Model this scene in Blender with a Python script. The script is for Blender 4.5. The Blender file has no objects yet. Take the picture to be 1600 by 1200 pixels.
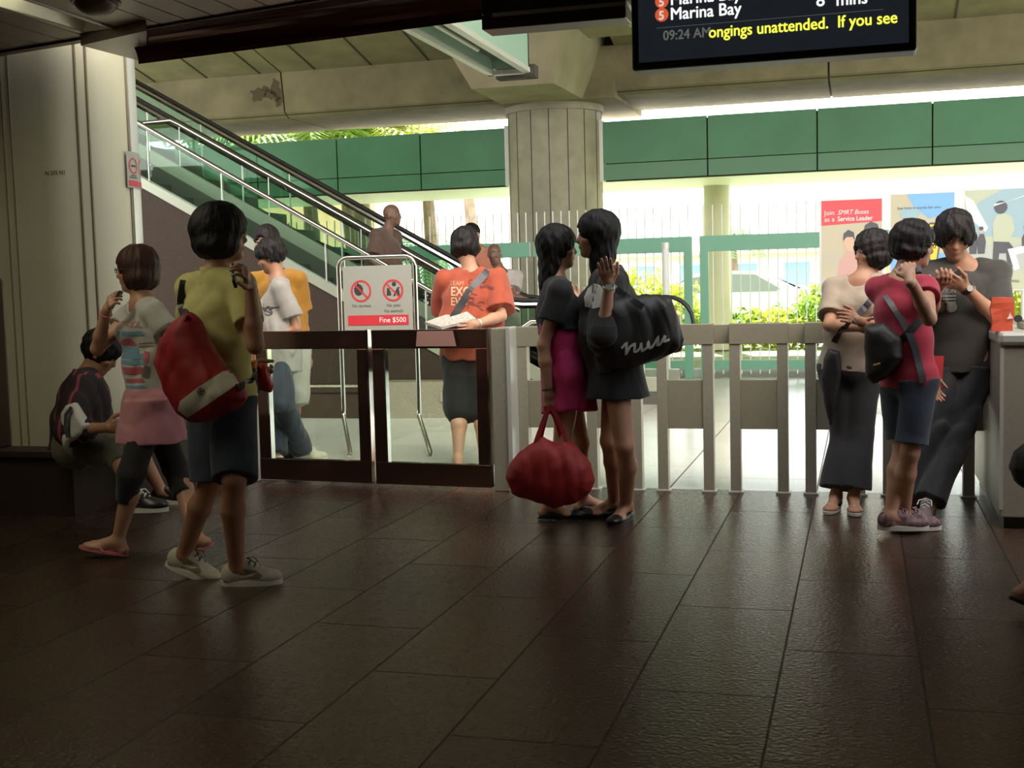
import bpy, bmesh, math, random
import numpy as np
from mathutils import Vector, Matrix
from mathutils.bvhtree import BVHTree
random.seed(7); RNG = np.random.default_rng(7)
SC = bpy.context.scene; COL = SC.collection

# ------------------------------------------------------------------ camera
FPX = 1900.0; PITCH = math.atan(156/FPX); ROLL = 0.0256; YAW = math.radians(16.05); CAMH = 1.30
_fw = np.array([-math.sin(YAW)*math.cos(PITCH), math.cos(YAW)*math.cos(PITCH), -math.sin(PITCH)])
_r0 = np.array([math.cos(YAW), math.sin(YAW), 0.]); _u0 = np.cross(_r0, _fw)
_r = _r0*math.cos(ROLL)-_u0*math.sin(ROLL); _u = _u0*math.cos(ROLL)+_r0*math.sin(ROLL)
CAMP = np.array([0, 0, CAMH])
cd = bpy.data.cameras.new('camera'); cam = bpy.data.objects.new('camera', cd); COL.objects.link(cam)
cd.lens = FPX/1600*36; cd.sensor_width = 36; cd.clip_start = 0.05; cd.clip_end = 500
cam.matrix_world = Matrix(((_r[0], _u[0], -_fw[0], 0), (_r[1], _u[1], -_fw[1], 0), (_r[2], _u[2], -_fw[2], CAMH), (0, 0, 0, 1)))
SC.camera = cam
# ------------------------------------------------------------------ sky, sun, exposure
W = bpy.data.worlds.new('sky'); SC.world = W; W.use_nodes = True
wn = W.node_tree.nodes; wl = W.node_tree.links
sky = wn.new('ShaderNodeTexSky'); sky.sky_type = 'NISHITA'; sky.sun_disc = False
sky.sun_elevation = math.radians(48); sky.sun_rotation = math.radians(150); sky.dust_density = 5; sky.air_density = 1.2; sky.ozone_density = 1.0
mixw = wn.new('ShaderNodeMix'); mixw.data_type = 'RGBA'; mixw.inputs[0].default_value = 0.72
mixw.inputs[7].default_value = (1.0, 1.0, 0.95, 1)
bgm = wn.new('ShaderNodeMix'); bgm.data_type = 'RGBA'; bgm.blend_type = 'MULTIPLY'; bgm.inputs[0].default_value = 1
bgm.inputs[7].default_value = (0.35, 0.35, 0.35, 1)
wl.new(sky.outputs[0], bgm.inputs[6]); wl.new(bgm.outputs[2], mixw.inputs[6]); wl.new(mixw.outputs[2], wn['Background'].inputs[0])
wn['Background'].inputs[1].default_value = 3.6
sd = bpy.data.lights.new('sun', 'SUN'); sd.energy = 26.0; sd.angle = 0.02; sd.color = (1, .96, .86)
sun = bpy.data.objects.new('sun', sd); COL.objects.link(sun)
sun.rotation_euler = Vector((-0.25, 0.80, 0.98)).to_track_quat('Z', 'Y').to_euler()
SC.view_settings.view_transform = 'Standard'; SC.view_settings.look = 'None'
SC.view_settings.exposure = 0.0; SC.view_settings.gamma = 1.0; SC.view_settings.use_curve_mapping = False
SC.cycles.use_denoising = True; SC.cycles.max_bounces = 8; SC.cycles.sample_clamp_indirect = 6.0
LAMP_POWER = 10.0
def area_lamp(loc, sx, sy, power, col=(1, .95, .72)):
    d = bpy.data.lights.new('troffer_light', 'AREA'); d.shape = 'RECTANGLE'; d.size = sx; d.size_y = sy; d.energy = power; d.color = col
    o = bpy.data.objects.new('troffer_light', d); COL.objects.link(o); o.location = loc
    return o

# ------------------------------------------------------------------ helpers
def ray(x, y): return _fw+_r*(x-800)/FPX+_u*(600-y)/FPX
def PX(x, y, D): return CAMP+ray(x, y)*D
def aY(x, y, Y): d = ray(x, y); return CAMP+d*(Y/d[1])
def fl(x, y, z=0): d = ray(x, y); return CAMP+d*((z-CAMH)/d[2])
def depth(p): return float((np.array(p)-CAMP)@_fw)
_f0 = np.array([-math.sin(YAW), math.cos(YAW), 0.])
def hd(a): a = math.radians(a); return _r0*math.sin(a)+_f0*math.cos(a)
def hr(a): a = math.radians(a); return _r0*math.cos(a)-_f0*math.sin(a)
UP = np.array([0, 0, 1.])
def nz(v): v = np.array(v, float); n = np.linalg.norm(v); return v/n if n > 1e-9 else v
def V3(*a): return np.array(a, float)

def mat(name, col, rough=.6, metal=0., noise=0., nscale=20., bump=0., bscale=60., emit=None, es=1., alpha=None, trans=0., spec=None, col2=None, sheen=0.):
    m = bpy.data.materials.new(name); m.use_nodes = True; n = m.node_tree.nodes; l = m.node_tree.links; b = n['Principled BSDF']
    b.inputs['Base Color'].default_value = (*col, 1); b.inputs['Roughness'].default_value = rough; b.inputs['Metallic'].default_value = metal
    if spec is not None: b.inputs['Specular IOR Level'].default_value = spec
    if sheen: b.inputs['Sheen Weight'].default_value = sheen
    if trans: b.inputs['Transmission Weight'].default_value = trans
    tc = n.new('ShaderNodeTexCoord')
    if noise or col2:
        t = n.new('ShaderNodeTexNoise'); t.inputs['Scale'].default_value = nscale; t.inputs['Detail'].default_value = 5
        l.new(tc.outputs['Object'], t.inputs[0])
        r = n.new('ShaderNodeValToRGB'); r.color_ramp.elements[0].position = .3; r.color_ramp.elements[1].position = .7
        c2 = col2 or tuple(min(1, c*(1+noise)) for c in col); c1 = col if col2 else tuple(c*(1-noise) for c in col)
        r.color_ramp.elements[0].color = (*c1, 1); r.color_ramp.elements[1].color = (*c2, 1)
        l.new(t.outputs[0], r.inputs[0]); l.new(r.outputs[0], b.inputs['Base Color'])
    if bump:
        t = n.new('ShaderNodeTexNoise'); t.inputs['Scale'].default_value = bscale; t.inputs['Detail'].default_value = 4
        l.new(tc.outputs['Object'], t.inputs[0]); bp = n.new('ShaderNodeBump'); bp.inputs['Strength'].default_value = bump; bp.inputs['Distance'].default_value = .01
        l.new(t.outputs[0], bp.inputs['Height']); l.new(bp.outputs[0], b.inputs['Normal'])
    if emit: b.inputs['Emission Color'].default_value = (*emit, 1); b.inputs['Emission Strength'].default_value = es
    return m
def glass_mat(name, col, refl=.08, rough=.02, tint=.9):
    m = bpy.data.materials.new(name); m.use_nodes = True; n = m.node_tree.nodes; l = m.node_tree.links
    n.remove(n['Principled BSDF']); tr = n.new('ShaderNodeBsdfTransparent'); tr.inputs[0].default_value = (*col, 1)
    g = n.new('ShaderNodeBsdfGlossy'); g.inputs['Roughness'].default_value = rough; g.inputs[0].default_value = (1, 1, 1, 1)
    f = n.new('ShaderNodeFresnel'); f.inputs[0].default_value = 1.45; mx = n.new('ShaderNodeMixShader')
    l.new(f.outputs[0], mx.inputs[0]); l.new(tr.outputs[0], mx.inputs[1]); l.new(g.outputs[0], mx.inputs[2]); l.new(mx.outputs[0], n['Material Output'].inputs[0])
    return m
def pt(o, parent):
    if parent is not None:
        o.parent = parent; o.matrix_parent_inverse = parent.matrix_world.inverted() if parent.parent is None else WM(parent).inverted()
def WM(o):
    return Matrix.Translation(o.location) if o.parent is None else WM(o.parent) @ o.matrix_parent_inverse @ Matrix.Translation(o.location)
def link(name, me, m=None, parent=None, smooth=False, label=None):
    o = bpy.data.objects.new(name, me); COL.objects.link(o)
    if m is not None:
        for q in (m if isinstance(m, (list, tuple)) else [m]): me.materials.append(q)
    if smooth: me.polygons.foreach_set('use_smooth', np.ones(len(me.polygons), bool))
    if parent is not None:
        o.parent = parent; o.matrix_parent_inverse = WM(parent).inverted()
    if label: o['label'] = label
    return o
def raw(name, vs, fs, m=None, parent=None, smooth=False, label=None):
    me = bpy.data.meshes.new(name); me.from_pydata([tuple(map(float, v)) for v in vs], [], [tuple(map(int, f)) for f in fs]); me.update()
    return link(name, me, m, parent, smooth, label)
def fastmesh(name, vs, quads, m=None, parent=None, smooth=True, label=None):
    me = bpy.data.meshes.new(name); n = len(quads)
    me.vertices.add(len(vs)); me.vertices.foreach_set('co', np.asarray(vs, np.float32).ravel())
    me.loops.add(n*4); me.loops.foreach_set('vertex_index', np.asarray(quads, np.int32).ravel())
    me.polygons.add(n); me.polygons.foreach_set('loop_start', np.arange(0, n*4, 4, dtype=np.int32))
    me.update(calc_edges=True); me.validate()
    return link(name, me, m, parent, smooth, label)
class MB:
    """collects shapes into one mesh"""
    def __init__(s): s.b = bmesh.new()
    def box(s, lo, hi, bev=0):
        lo = np.array(lo, float); hi = np.array(hi, float); c = (lo+hi)/2
        r = bmesh.ops.create_cube(s.b, size=1, matrix=Matrix.Translation(c) @ Matrix.Diagonal((*(hi-lo), 1)))
        if bev:
            es = list({e for v in r['verts'] for e in v.link_edges}); bmesh.ops.bevel(s.b, geom=es, offset=bev, segments=2, affect='EDGES', profile=.5)
        return s
    def obox(s, c, ax, ay, az, bev=0):
        """box centred at c with half-extent vectors"""
        M = Matrix(((ax[0]*2, ay[0]*2, az[0]*2, c[0]), (ax[1]*2, ay[1]*2, az[1]*2, c[1]), (ax[2]*2, ay[2]*2, az[2]*2, c[2]), (0, 0, 0, 1)))
        r = bmesh.ops.create_cube(s.b, size=1, matrix=M)
        if bev:
            es = list({e for v in r['verts'] for e in v.link_edges}); bmesh.ops.bevel(s.b, geom=es, offset=bev, segments=2, affect='EDGES', profile=.5)
        return s
    def tube(s, pts, r, seg=10, closed=False, flat=None):
        pts = [np.array(p, float) for p in pts]; n = len(pts); rings = []
        rr = r if isinstance(r, (list, tuple)) else [r]*n
        prev = None
        for i, p in enumerate(pts):
            a = pts[(i-1) % n] if (i > 0 or closed) else p; c = pts[(i+1) % n] if (i < n-1 or closed) else p
            t = nz(c-a)
            if prev is None:
                x = np.cross(t, UP) if abs(t[2]) < .95 else np.cross(t, V3(1, 0, 0)); x = nz(x)
            else: x = nz(prev-t*(prev@t))
            prev = x; y = np.cross(t, x)
            fx, fy = flat if flat else (1, 1)
            rings.append([s.b.verts.new(p+(x*math.cos(k*2*math.pi/seg)*fx+y*math.sin(k*2*math.pi/seg)*fy)*rr[i]) for k in range(seg)])
        m = n if closed else n-1
        for i in range(m):
            A, B = rings[i], rings[(i+1) % n]
            for k in range(seg): s.b.faces.new((A[k], A[(k+1) % seg], B[(k+1) % seg], B[k]))
        if not closed:
            s.b.faces.new(rings[0][::-1]); s.b.faces.new(rings[-1])
        return s
    def prism(s, poly, h0, h1, axis='z'):
        """extrudes a closed 2D polygon along an axis: z (x,y), x (y,z), y (x,z)"""
        def mk(p, h): return {'z': (p[0], p[1], h), 'x': (h, p[0], p[1]), 'y': (p[0], h, p[1])}[axis]
        a = [s.b.verts.new(mk(p, h0)) for p in poly]; b = [s.b.verts.new(mk(p, h1)) for p in poly]; n = len(poly)
        s.b.faces.new(a); s.b.faces.new(b[::-1])
        for i in range(n): s.b.faces.new((a[i], b[i], b[(i+1) % n], a[(i+1) % n]))
        return s
    def poly(s, pts):
        s.b.faces.new([s.b.verts.new(tuple(map(float, p))) for p in pts]); return s
    def build(s, name, m=None, parent=None, smooth=False, label=None, norm=True):
        if norm: bmesh.ops.recalc_face_normals(s.b, faces=s.b.faces)
        me = bpy.data.meshes.new(name); s.b.to_mesh(me); s.b.free()
        o = link(name, me, m, parent, False, label)
        if smooth:
            me.polygons.foreach_set('use_smooth', np.ones(len(me.polygons), bool))
            try: me.set_sharp_from_angle(angle=math.radians(35))
            except Exception: pass
        return o
def tag(o, label, cat, group=None):
    o['label'] = label; o['category'] = cat
    if group: o['group'] = group
    return o
def empty(name, loc, label, cat, group=None):
    o = bpy.data.objects.new(name, None); COL.objects.link(o); o.location = tuple(map(float, loc)); o.empty_display_size = .1
    return tag(o, label, cat, group)
def struct(o, label=None):
    o['kind'] = 'structure'
    if label: o['label'] = label
    return o
def textmesh(s, size, align='LEFT', shear=0., bold=0., width=1.):
    c = bpy.data.curves.new('txt', 'FONT'); c.body = s; c.size = size; c.align_x = align; c.shear = shear; c.offset = bold; c.resolution_u = 3
    o = bpy.data.objects.new('txt', c); COL.objects.link(o); dg = bpy.context.evaluated_depsgraph_get()
    me = o.evaluated_get(dg).to_mesh(); vs = np.array([tuple(v.co)[:2] for v in me.vertices]).reshape(-1, 2); fs = [tuple(p.vertices) for p in me.polygons]
    o.to_mesh_clear(); bpy.data.objects.remove(o); bpy.data.curves.remove(c)
    if len(vs): vs[:, 0] *= width
    return vs, fs
def flattext(name, s, size, O, ax, ay, m, parent, off=0.0, fat=0., **k):
    vs, fs = textmesh(s, size, **k)
    if fat:
        n0 = len(vs); vs = np.concatenate([vs+np.array(d_)*fat for d_ in ((-1, 0), (1, 0), (0, .7), (0, -.7))]); fs = [tuple(i+q*n0 for i in f) for q in range(4) for f in fs]
    O = np.array(O, float); ax = nz(ax); ay = nz(ay); n = np.cross(ax, ay)
    return raw(name, [O+ax*v[0]+ay*v[1]+n*off for v in vs], fs, m, parent)
def tri2d(poly):
    b = bmesh.new(); f = b.faces.new([b.verts.new((p[0], p[1], 0)) for p in poly]); bmesh.ops.triangulate(b, faces=[f])
    vs = [tuple(v.co)[:2] for v in b.verts]; fs = [tuple(v.index for v in f.verts) for f in b.faces if True]
    b.verts.index_update(); fs = [tuple(v.index for v in f.verts) for f in b.faces]; b.free(); return vs, fs
def gridpoly(poly, step=.012):
    """fills a 2D outline, cut into small cells so that it can follow a curved cloth"""
    b = bmesh.new(); b.faces.new([b.verts.new((p[0], p[1], 0)) for p in poly]); P = np.array(poly, float); lo, hi = P.min(0), P.max(0)
    for ax in (0, 1):
        for t in np.arange(lo[ax]+step, hi[ax], step):
            co = [0, 0, 0]; co[ax] = t; no = [0, 0, 0]; no[ax] = 1
            bmesh.ops.bisect_plane(b, geom=b.verts[:]+b.edges[:]+b.faces[:], plane_co=co, plane_no=no)
    bmesh.ops.triangulate(b, faces=b.faces[:]); b.verts.index_update()
    r = [tuple(v.co)[:2] for v in b.verts], [tuple(v.index for v in f.verts) for f in b.faces]; b.free(); return r
def decal(name, vf, O, ax, ay, m, target, parent=None, off=.003, dirn=None, reach=.6):
    """lays a flat print on the cloth of target: every vertex is dropped onto it along dirn"""
    vs, fs = vf; ax = nz(ax); ay = nz(ay); d = nz(dirn) if dirn is not None else -np.cross(ax, ay)
    me = target.data; mw = WM(target); bv = BVHTree.FromPolygons([mw @ v.co for v in me.vertices], [tuple(p.vertices) for p in me.polygons])
    out = []; ok = []
    for v in vs:
        p = np.array(O)+ax*v[0]+ay*v[1]-d*reach
        h = bv.ray_cast(Vector(p), Vector(d), reach*2)
        if h[0] is None: out.append(tuple(p+d*reach)); ok.append(False)
        else: out.append(tuple(np.array(h[0])-d*off)); ok.append(True)
    fs = [f for f in fs if all(ok[i] for i in f)]
    if not fs: return None
    return raw(name, out, fs, m, parent or target, smooth=True)

# ------------------------------------------------------------------ implicit surfaces for bodies, hair, cloth and bags
class Vol:
    def __init__(s, lo, hi, h):
        s.h = h; s.lo = np.array(lo, float); n = np.ceil((np.array(hi)-s.lo)/h).astype(int)+1; s.n = n
        s.v = np.full(n, .08, np.float32)
        s.ax = [(s.lo[i]+h*np.arange(n[i])).astype(np.float32) for i in range(3)]
    def sub(s, lo, hi):
        a = np.maximum(np.floor((np.array(lo)-s.lo)/s.h).astype(int), 0); b = np.minimum(np.ceil((np.array(hi)-s.lo)/s.h).astype(int)+1, s.n)
        if np.any(b <= a): return None, None
        sl = tuple(slice(a[i], b[i]) for i in range(3))
        return sl, (s.ax[0][sl[0]][:, None, None], s.ax[1][sl[1]][None, :, None], s.ax[2][sl[2]][None, None, :])
    def comb(s, sl, d, k, op):
        v = s.v[sl]
        if op == 'u':
            if k > 0:
                hh = np.clip(.5+.5*(v-d)/k, 0, 1); s.v[sl] = v*(1-hh)+d*hh-k*hh*(1-hh)
            else: s.v[sl] = np.minimum(v, d)
        elif op == 's':
            d = -d
            if k > 0:
                hh = np.clip(.5-.5*(v-d)/k, 0, 1); s.v[sl] = v*(1-hh)+d*hh+k*hh*(1-hh)
            else: s.v[sl] = np.maximum(v, d)
        else: s.v[sl] = np.maximum(v, d)
    def cone(s, a, b, ra, rb, k=.02, op='u', cap0=False, cap1=False):
        a = np.array(a, float); b = np.array(b, float); R = max(ra, rb)+k+.02
        sl, X = s.sub(np.minimum(a, b)-R, np.maximum(a, b)+R)
        if sl is None: return s
        ab = b-a; L2 = max(float(ab@ab), 1e-9); L = math.sqrt(L2)
        dx, dy, dz = X[0]-a[0], X[1]-a[1], X[2]-a[2]; tr = (dx*ab[0]+dy*ab[1]+dz*ab[2])/L2; t = np.clip(tr, 0, 1)
        d = np.sqrt((dx-t*ab[0])**2+(dy-t*ab[1])**2+(dz-t*ab[2])**2)-(ra+(rb-ra)*t)
        if cap1: d = np.maximum(d, (tr-1)*L)
        if cap0: d = np.maximum(d, -tr*L)
        s.comb(sl, d.astype(np.float32), k, op); return s
    def flat(s, a, b, wa, wb, side, k=.02, op='u', cap0=False, cap1=False, fwd=None, e=2.0):
        """elliptic cone from a to b; wa, wb = (half width, half depth)"""
        a = np.array(a, float); b = np.array(b, float); R = max(*wa, *wb)+k+.02
        sl, X = s.sub(np.minimum(a, b)-R, np.maximum(a, b)+R)
        if sl is None: return s
        ab = b-a; L = max(np.linalg.norm(ab), 1e-5); u = ab/L; side = nz(np.array(side)-u*(np.array(side)@u)); f = np.cross(u, side)
        dx, dy, dz = X[0]-a[0], X[1]-a[1], X[2]-a[2]
        hh = dx*u[0]+dy*u[1]+dz*u[2]; t = np.clip(hh/L, 0, 1); ex = hh-t*L
        q = (dx*side[0]+dy*side[1]+dz*side[2])/(wa[0]+(wb[0]-wa[0])*t); p = (dx*f[0]+dy*f[1]+dz*f[2])/(wa[1]+(wb[1]-wa[1])*t)
        m = np.minimum(wa[0]+(wb[0]-wa[0])*t, wa[1]+(wb[1]-wa[1])*t); z = ex/m
        if e == 2.0: rr = np.sqrt(q*q+p*p+z*z)
        else: rr = (np.abs(q)**e+np.abs(p)**e+np.abs(z)**e)**(1/e)
        d = (rr-1)*m
        if cap1: d = np.maximum(d, hh-L)
        if cap0: d = np.maximum(d, -hh)
        s.comb(sl, d.astype(np.float32), k, op); return s
    def ell(s, c, A, r, k=.02, op='u', e=2.0):
        """ellipsoid; A rows = axes, r = radii"""
        c = np.array(c, float); R = max(r)+k+.02; sl, X = s.sub(c-R, c+R)
        if sl is None: return s
        dx, dy, dz = X[0]-c[0], X[1]-c[1], X[2]-c[2]; q = 0; g = 0
        for i in range(3):
            w = (dx*A[i][0]+dy*A[i][1]+dz*A[i][2])
            if e == 2.0: q = q+(w/r[i])**2; g = g+(w/r[i]**2)**2
            else: q = q+np.abs(w/r[i])**e
        if e == 2.0:
            k0 = np.sqrt(q); d = k0*(k0-1)/np.maximum(np.sqrt(g), 1e-6)
        else: d = (q**(1/e)-1)*min(r)
        s.comb(sl, d.astype(np.float32), k, op); return s
    def cut(s, p, n):
        """removes what lies on the n side of the plane through p"""
        n = nz(n); d = (s.ax[0][:, None, None]-p[0])*n[0]+(s.ax[1][None, :, None]-p[1])*n[1]+(s.ax[2][None, None, :]-p[2])*n[2]
        s.v = np.maximum(s.v, d.astype(np.float32)); return s
    def wrinkle(s, amp=.004, freq=14., n=4, seed=1, vert=.35):
        rg = np.random.default_rng(seed); m = np.abs(s.v) < .03
        I = np.nonzero(m); X = np.stack([s.ax[i][I[i]] for i in range(3)], 1)
        acc = np.zeros(len(X), np.float32)
        W_ = np.sin(X @ rg.normal(size=(3, 3)).astype(np.float32)*6+rg.uniform(0, 6, 3).astype(np.float32))*.05
        for j in range(n):
            dr = rg.normal(size=3); dr[2] *= vert; dr = nz(dr)*freq*rg.uniform(.6, 1.9)*2
            acc += 1-1.6*np.abs(np.sin((X+W_*1.6) @ (dr*.6).astype(np.float32)+rg.uniform(0, 6)))
        s.v[I] += (acc/n*amp*3.0).astype(np.float32); return s
    def strands(s, c, amp=.003, freq=34, seed=0):
        m = np.abs(s.v) < .03; I = np.nonzero(m); X = np.stack([s.ax[i][I[i]] for i in range(3)], 1)-np.array(c)
        th = np.arctan2(X[:, 1], X[:, 0]); rr = np.hypot(X[:, 0], X[:, 1])
        w = np.sin(th*freq+seed+3*np.sin(X[:, 2]*25))+.6*np.sin(th*freq*2.3+seed*2+2*np.sin(X[:, 2]*40)) + .6*np.sin(th*7+X[:, 2]*30)
        s.v[I] += (w*amp*.5*np.clip(rr/.05, 0, 1)).astype(np.float32); return s
    def tufts(s, c, f, amp=.004, seed=0):
        """locks of hair: clumps that run down from the crown, with ragged ends"""
        m = np.abs(s.v) < .03; I = np.nonzero(m); X = np.stack([s.ax[i][I[i]] for i in range(3)], 1)-np.array(c)
        rg = np.random.default_rng(seed); th = np.arctan2(X[:, 1], X[:, 0]); z = X[:, 2]; w = np.zeros(len(X))
        for k_ in (11, 17, 26, 41, 63):
            n_ = round(k_*rg.uniform(.85, 1.15)); w += np.sin(th*n_+rg.uniform(0, 6)+rg.uniform(1.5, 3)*np.sin(z*rg.uniform(12, 30)+rg.uniform(0, 6)))*(11/k_)**.45
        dr = rg.normal(size=(3, 4)); w2 = sum(np.sin(X @ nz(dr[:, j])*rg.uniform(90, 170)+rg.uniform(0, 6)) for j in range(4))
        e = np.clip(np.hypot(X[:, 0], X[:, 1])/.045, 0, 1)
        s.v[I] += ((w*.28*e+w2*.22)*amp).astype(np.float32); return s
    def nets(s):
        v = s.v; sg = v < 0; n = v.shape
        cnt = np.zeros((n[0]-1, n[1]-1, n[2]-1), np.int8)
        offs = [(i, j, k) for i in (0, 1) for j in (0, 1) for k in (0, 1)]
        for (i, j, k) in offs: cnt += sg[i:n[0]-1+i, j:n[1]-1+j, k:n[2]-1+k]
        I = np.nonzero((cnt > 0) & (cnt < 8)); N = len(I[0])
        if N == 0: return np.zeros((0, 3)), np.zeros((0, 4), int)
        cv = {o: v[I[0]+o[0], I[1]+o[1], I[2]+o[2]] for o in offs}
        acc = np.zeros((N, 3)); ct = np.zeros(N)
        for a in offs:
            for ax in range(3):
                if a[ax] == 0:
                    b = list(a); b[ax] = 1; b = tuple(b); A, B = cv[a], cv[b]; c = (A < 0) != (B < 0)
                    t = np.where(c, A/np.where(c, A-B, 1), 0); p = np.zeros((N, 3)); p[:] = a; p[:, ax] = t
                    acc += p*c[:, None]; ct += c
        vs = s.lo+(np.stack(I, 1)+acc/ct[:, None])*s.h
        idx = np.full(cnt.shape, -1, np.int64); idx[I] = np.arange(N); Q = []
        for ax in range(3):
            b1, b2 = (ax+1) % 3, (ax+2) % 3
            lo = [slice(None)]*3; hi = [slice(None)]*3; lo[ax] = slice(0, n[ax]-1); hi[ax] = slice(1, n[ax])
            E = np.nonzero(sg[tuple(lo)] != sg[tuple(hi)]); E = np.stack(E, 1)
            ok = (E[:, b1] > 0) & (E[:, b2] > 0) & (E[:, b1] < n[b1]-1) & (E[:, b2] < n[b2]-1); E = E[ok]
            ins = sg[E[:, 0], E[:, 1], E[:, 2]]
            def g(d1, d2):
                F = E.copy(); F[:, b1] -= d1; F[:, b2] -= d2; return idx[F[:, 0], F[:, 1], F[:, 2]]
            q = np.stack([g(1, 1), g(0, 1), g(0, 0), g(1, 0)], 1); q[~ins] = q[~ins][:, ::-1]; Q.append(q)
        Q = np.concatenate(Q); Q = Q[(Q >= 0).all(1)]
        return vs, Q
    def build(s, name, m, parent=None, label=None, extra=None):
        vs, q = s.nets()
        if extra is not None:
            for (v2, q2) in extra:
                q = np.concatenate([q, q2+len(vs)]); vs = np.concatenate([vs, v2])
        return fastmesh(name, vs, q, m, parent, True, label)

# ------------------------------------------------------------------ materials
def slab_mat(name, cx, sx, sy, y0, base, c2, grout, rough, bumpst, spk=260., wide=.004):
    """stone slabs in strips along Y, every other strip shifted by half a slab"""
    m = bpy.data.materials.new(name); m.use_nodes = True; n = m.node_tree.nodes; l = m.node_tree.links; b = n['Principled BSDF']
    tc = n.new('ShaderNodeTexCoord'); sp = n.new('ShaderNodeSeparateXYZ'); l.new(tc.outputs['Object'], sp.inputs[0])
    def mt(op, a, bb=None, c=None):
        q = n.new('ShaderNodeMath'); q.operation = op
        for i, v in enumerate((a, bb, c)):
            if v is None: continue
            if isinstance(v, (int, float)): q.inputs[i].default_value = v
            else: l.new(v, q.inputs[i])
        return q.outputs[0]
    u = mt('DIVIDE', mt('SUBTRACT', sp.outputs[0], cx), sx); iu = mt('FLOOR', u); fu = mt('FRACT', u)
    odd = mt('MODULO', mt('ABSOLUTE', iu), 2.0)
    v = mt('ADD', mt('DIVIDE', mt('SUBTRACT', sp.outputs[1], y0), sy), mt('MULTIPLY', odd, .5)); iv = mt('FLOOR', v); fv = mt('FRACT', v)
    du = mt('MULTIPLY', mt('MINIMUM', fu, mt('SUBTRACT', 1.0, fu)), sx); dv = mt('MULTIPLY', mt('MINIMUM', fv, mt('SUBTRACT', 1.0, fv)), sy)
    dm = mt('MINIMUM', du, dv); g = mt('LESS_THAN', dm, wide)
    wn_ = n.new('ShaderNodeTexWhiteNoise'); cb = n.new('ShaderNodeCombineXYZ'); l.new(iu, cb.inputs[0]); l.new(iv, cb.inputs[1]); l.new(cb.outputs[0], wn_.inputs[0])
    t = n.new('ShaderNodeTexVoronoi'); t.inputs['Scale'].default_value = spk; l.new(tc.outputs['Object'], t.inputs[0])
    t2 = n.new('ShaderNodeTexNoise'); t2.inputs['Scale'].default_value = spk*.35; t2.inputs['Detail'].default_value = 4; l.new(tc.outputs['Object'], t2.inputs[0])
    sepc = n.new('ShaderNodeSeparateColor'); l.new(t.outputs['Color'], sepc.inputs[0])
    f = mt('ADD', mt('MULTIPLY', sepc.outputs[0], .55), mt('MULTIPLY', wn_.outputs[0], .45))
    mx = n.new('ShaderNodeMix'); mx.data_type = 'RGBA'; mx.inputs[6].default_value = (*base, 1); mx.inputs[7].default_value = (*c2, 1); l.new(f, mx.inputs[0])
    mg = n.new('ShaderNodeMix'); mg.data_type = 'RGBA'; mg.inputs[7].default_value = (*grout, 1); l.new(mx.outputs[2], mg.inputs[6]); l.new(g, mg.inputs[0])
    l.new(mg.outputs[2], b.inputs['Base Color'])
    r = mt('ADD', mt('MULTIPLY', t2.outputs[0], .16), rough-.08); r = mt('ADD', r, mt('MULTIPLY', g, .3)); l.new(r, b.inputs['Roughness'])
    bp = n.new('ShaderNodeBump'); bp.inputs['Strength'].default_value = bumpst; bp.inputs['Distance'].default_value = .004
    l.new(mt('SUBTRACT', t2.outputs[0], mt('MULTIPLY', g, 1.0)), bp.inputs['Height']); l.new(bp.outputs[0], b.inputs['Normal'])
    return m
M = {}
M['granite_floor'] = slab_mat('granite_floor', -.257, .448, 1.02, .185, (.012, .007, .005), (.085, .046, .029), (.004, .003, .002), .25, .8, 170.)
M['granite_floor'].node_tree.nodes['Principled BSDF'].inputs['Specular Tint'].default_value = (.95, .78, .62, 1); M['granite_floor'].node_tree.nodes['Principled BSDF'].inputs['Specular IOR Level'].default_value = .58
M['pale_floor'] = slab_mat('pale_floor', -.257, .896, .90, .30, (.46, .46, .40), (.62, .62, .55), (.12, .12, .10), .22, .10, 120., .005)
M['granite_dark'] = mat('granite_dark', (.045, .028, .018), .35, noise=.5, nscale=150)
M['granite_brown'] = mat('granite_brown', (.036, .022, .013), .6, spec=.3, noise=.4, nscale=160)
M['granite_grey'] = mat('granite_grey', (.26, .23, .17), .3, noise=.3, nscale=160)
M['cream_panel'] = mat('cream_panel', (.50, .48, .34), .38, noise=.04, nscale=3)
M['cream_edge'] = mat('cream_edge', (.60, .62, .56), .3, metal=.3)
M['seam'] = mat('seam', (.20, .16, .10), .5)
M['ceil_slat'] = mat('ceil_slat', (.36, .31, .26), .35, metal=.35)
M['ceil_dark'] = mat('ceil_dark', (.03, .02, .015), .7)
M['maroon'] = mat('maroon', (.10, .03, .022), .18, metal=.55)
M['dark_trim'] = mat('dark_trim', (.09, .05, .035), .35, metal=.5)
M['concrete'] = mat('concrete', (.20, .17, .095), .85, noise=.22, nscale=2.2, bump=.25, bscale=25)
M['concrete_light'] = mat('concrete_light', (.29, .25, .16), .85, noise=.15, nscale=2, bump=.2, bscale=25)
M['stain'] = mat('stain', (.10, .07, .035), .9)
M['joint'] = mat('joint', (.05, .042, .03), .9)
M['column_tile'] = mat('column_tile', (.31, .28, .20), .55, noise=.12, nscale=5, bump=.1, bscale=30)
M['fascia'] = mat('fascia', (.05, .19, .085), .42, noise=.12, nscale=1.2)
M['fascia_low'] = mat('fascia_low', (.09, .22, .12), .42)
M['green_paint'] = mat('green_paint', (.17, .38, .26), .4)
M['white_paint'] = mat('white_paint', (.72, .72, .68), .5)
M['steel'] = mat('steel', (.37, .355, .28), .45, metal=.45, noise=.05, nscale=40)
M['steel_panel'] = mat('steel_panel', (.29, .275, .20), .5, metal=.35, noise=.04, nscale=40)
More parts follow.
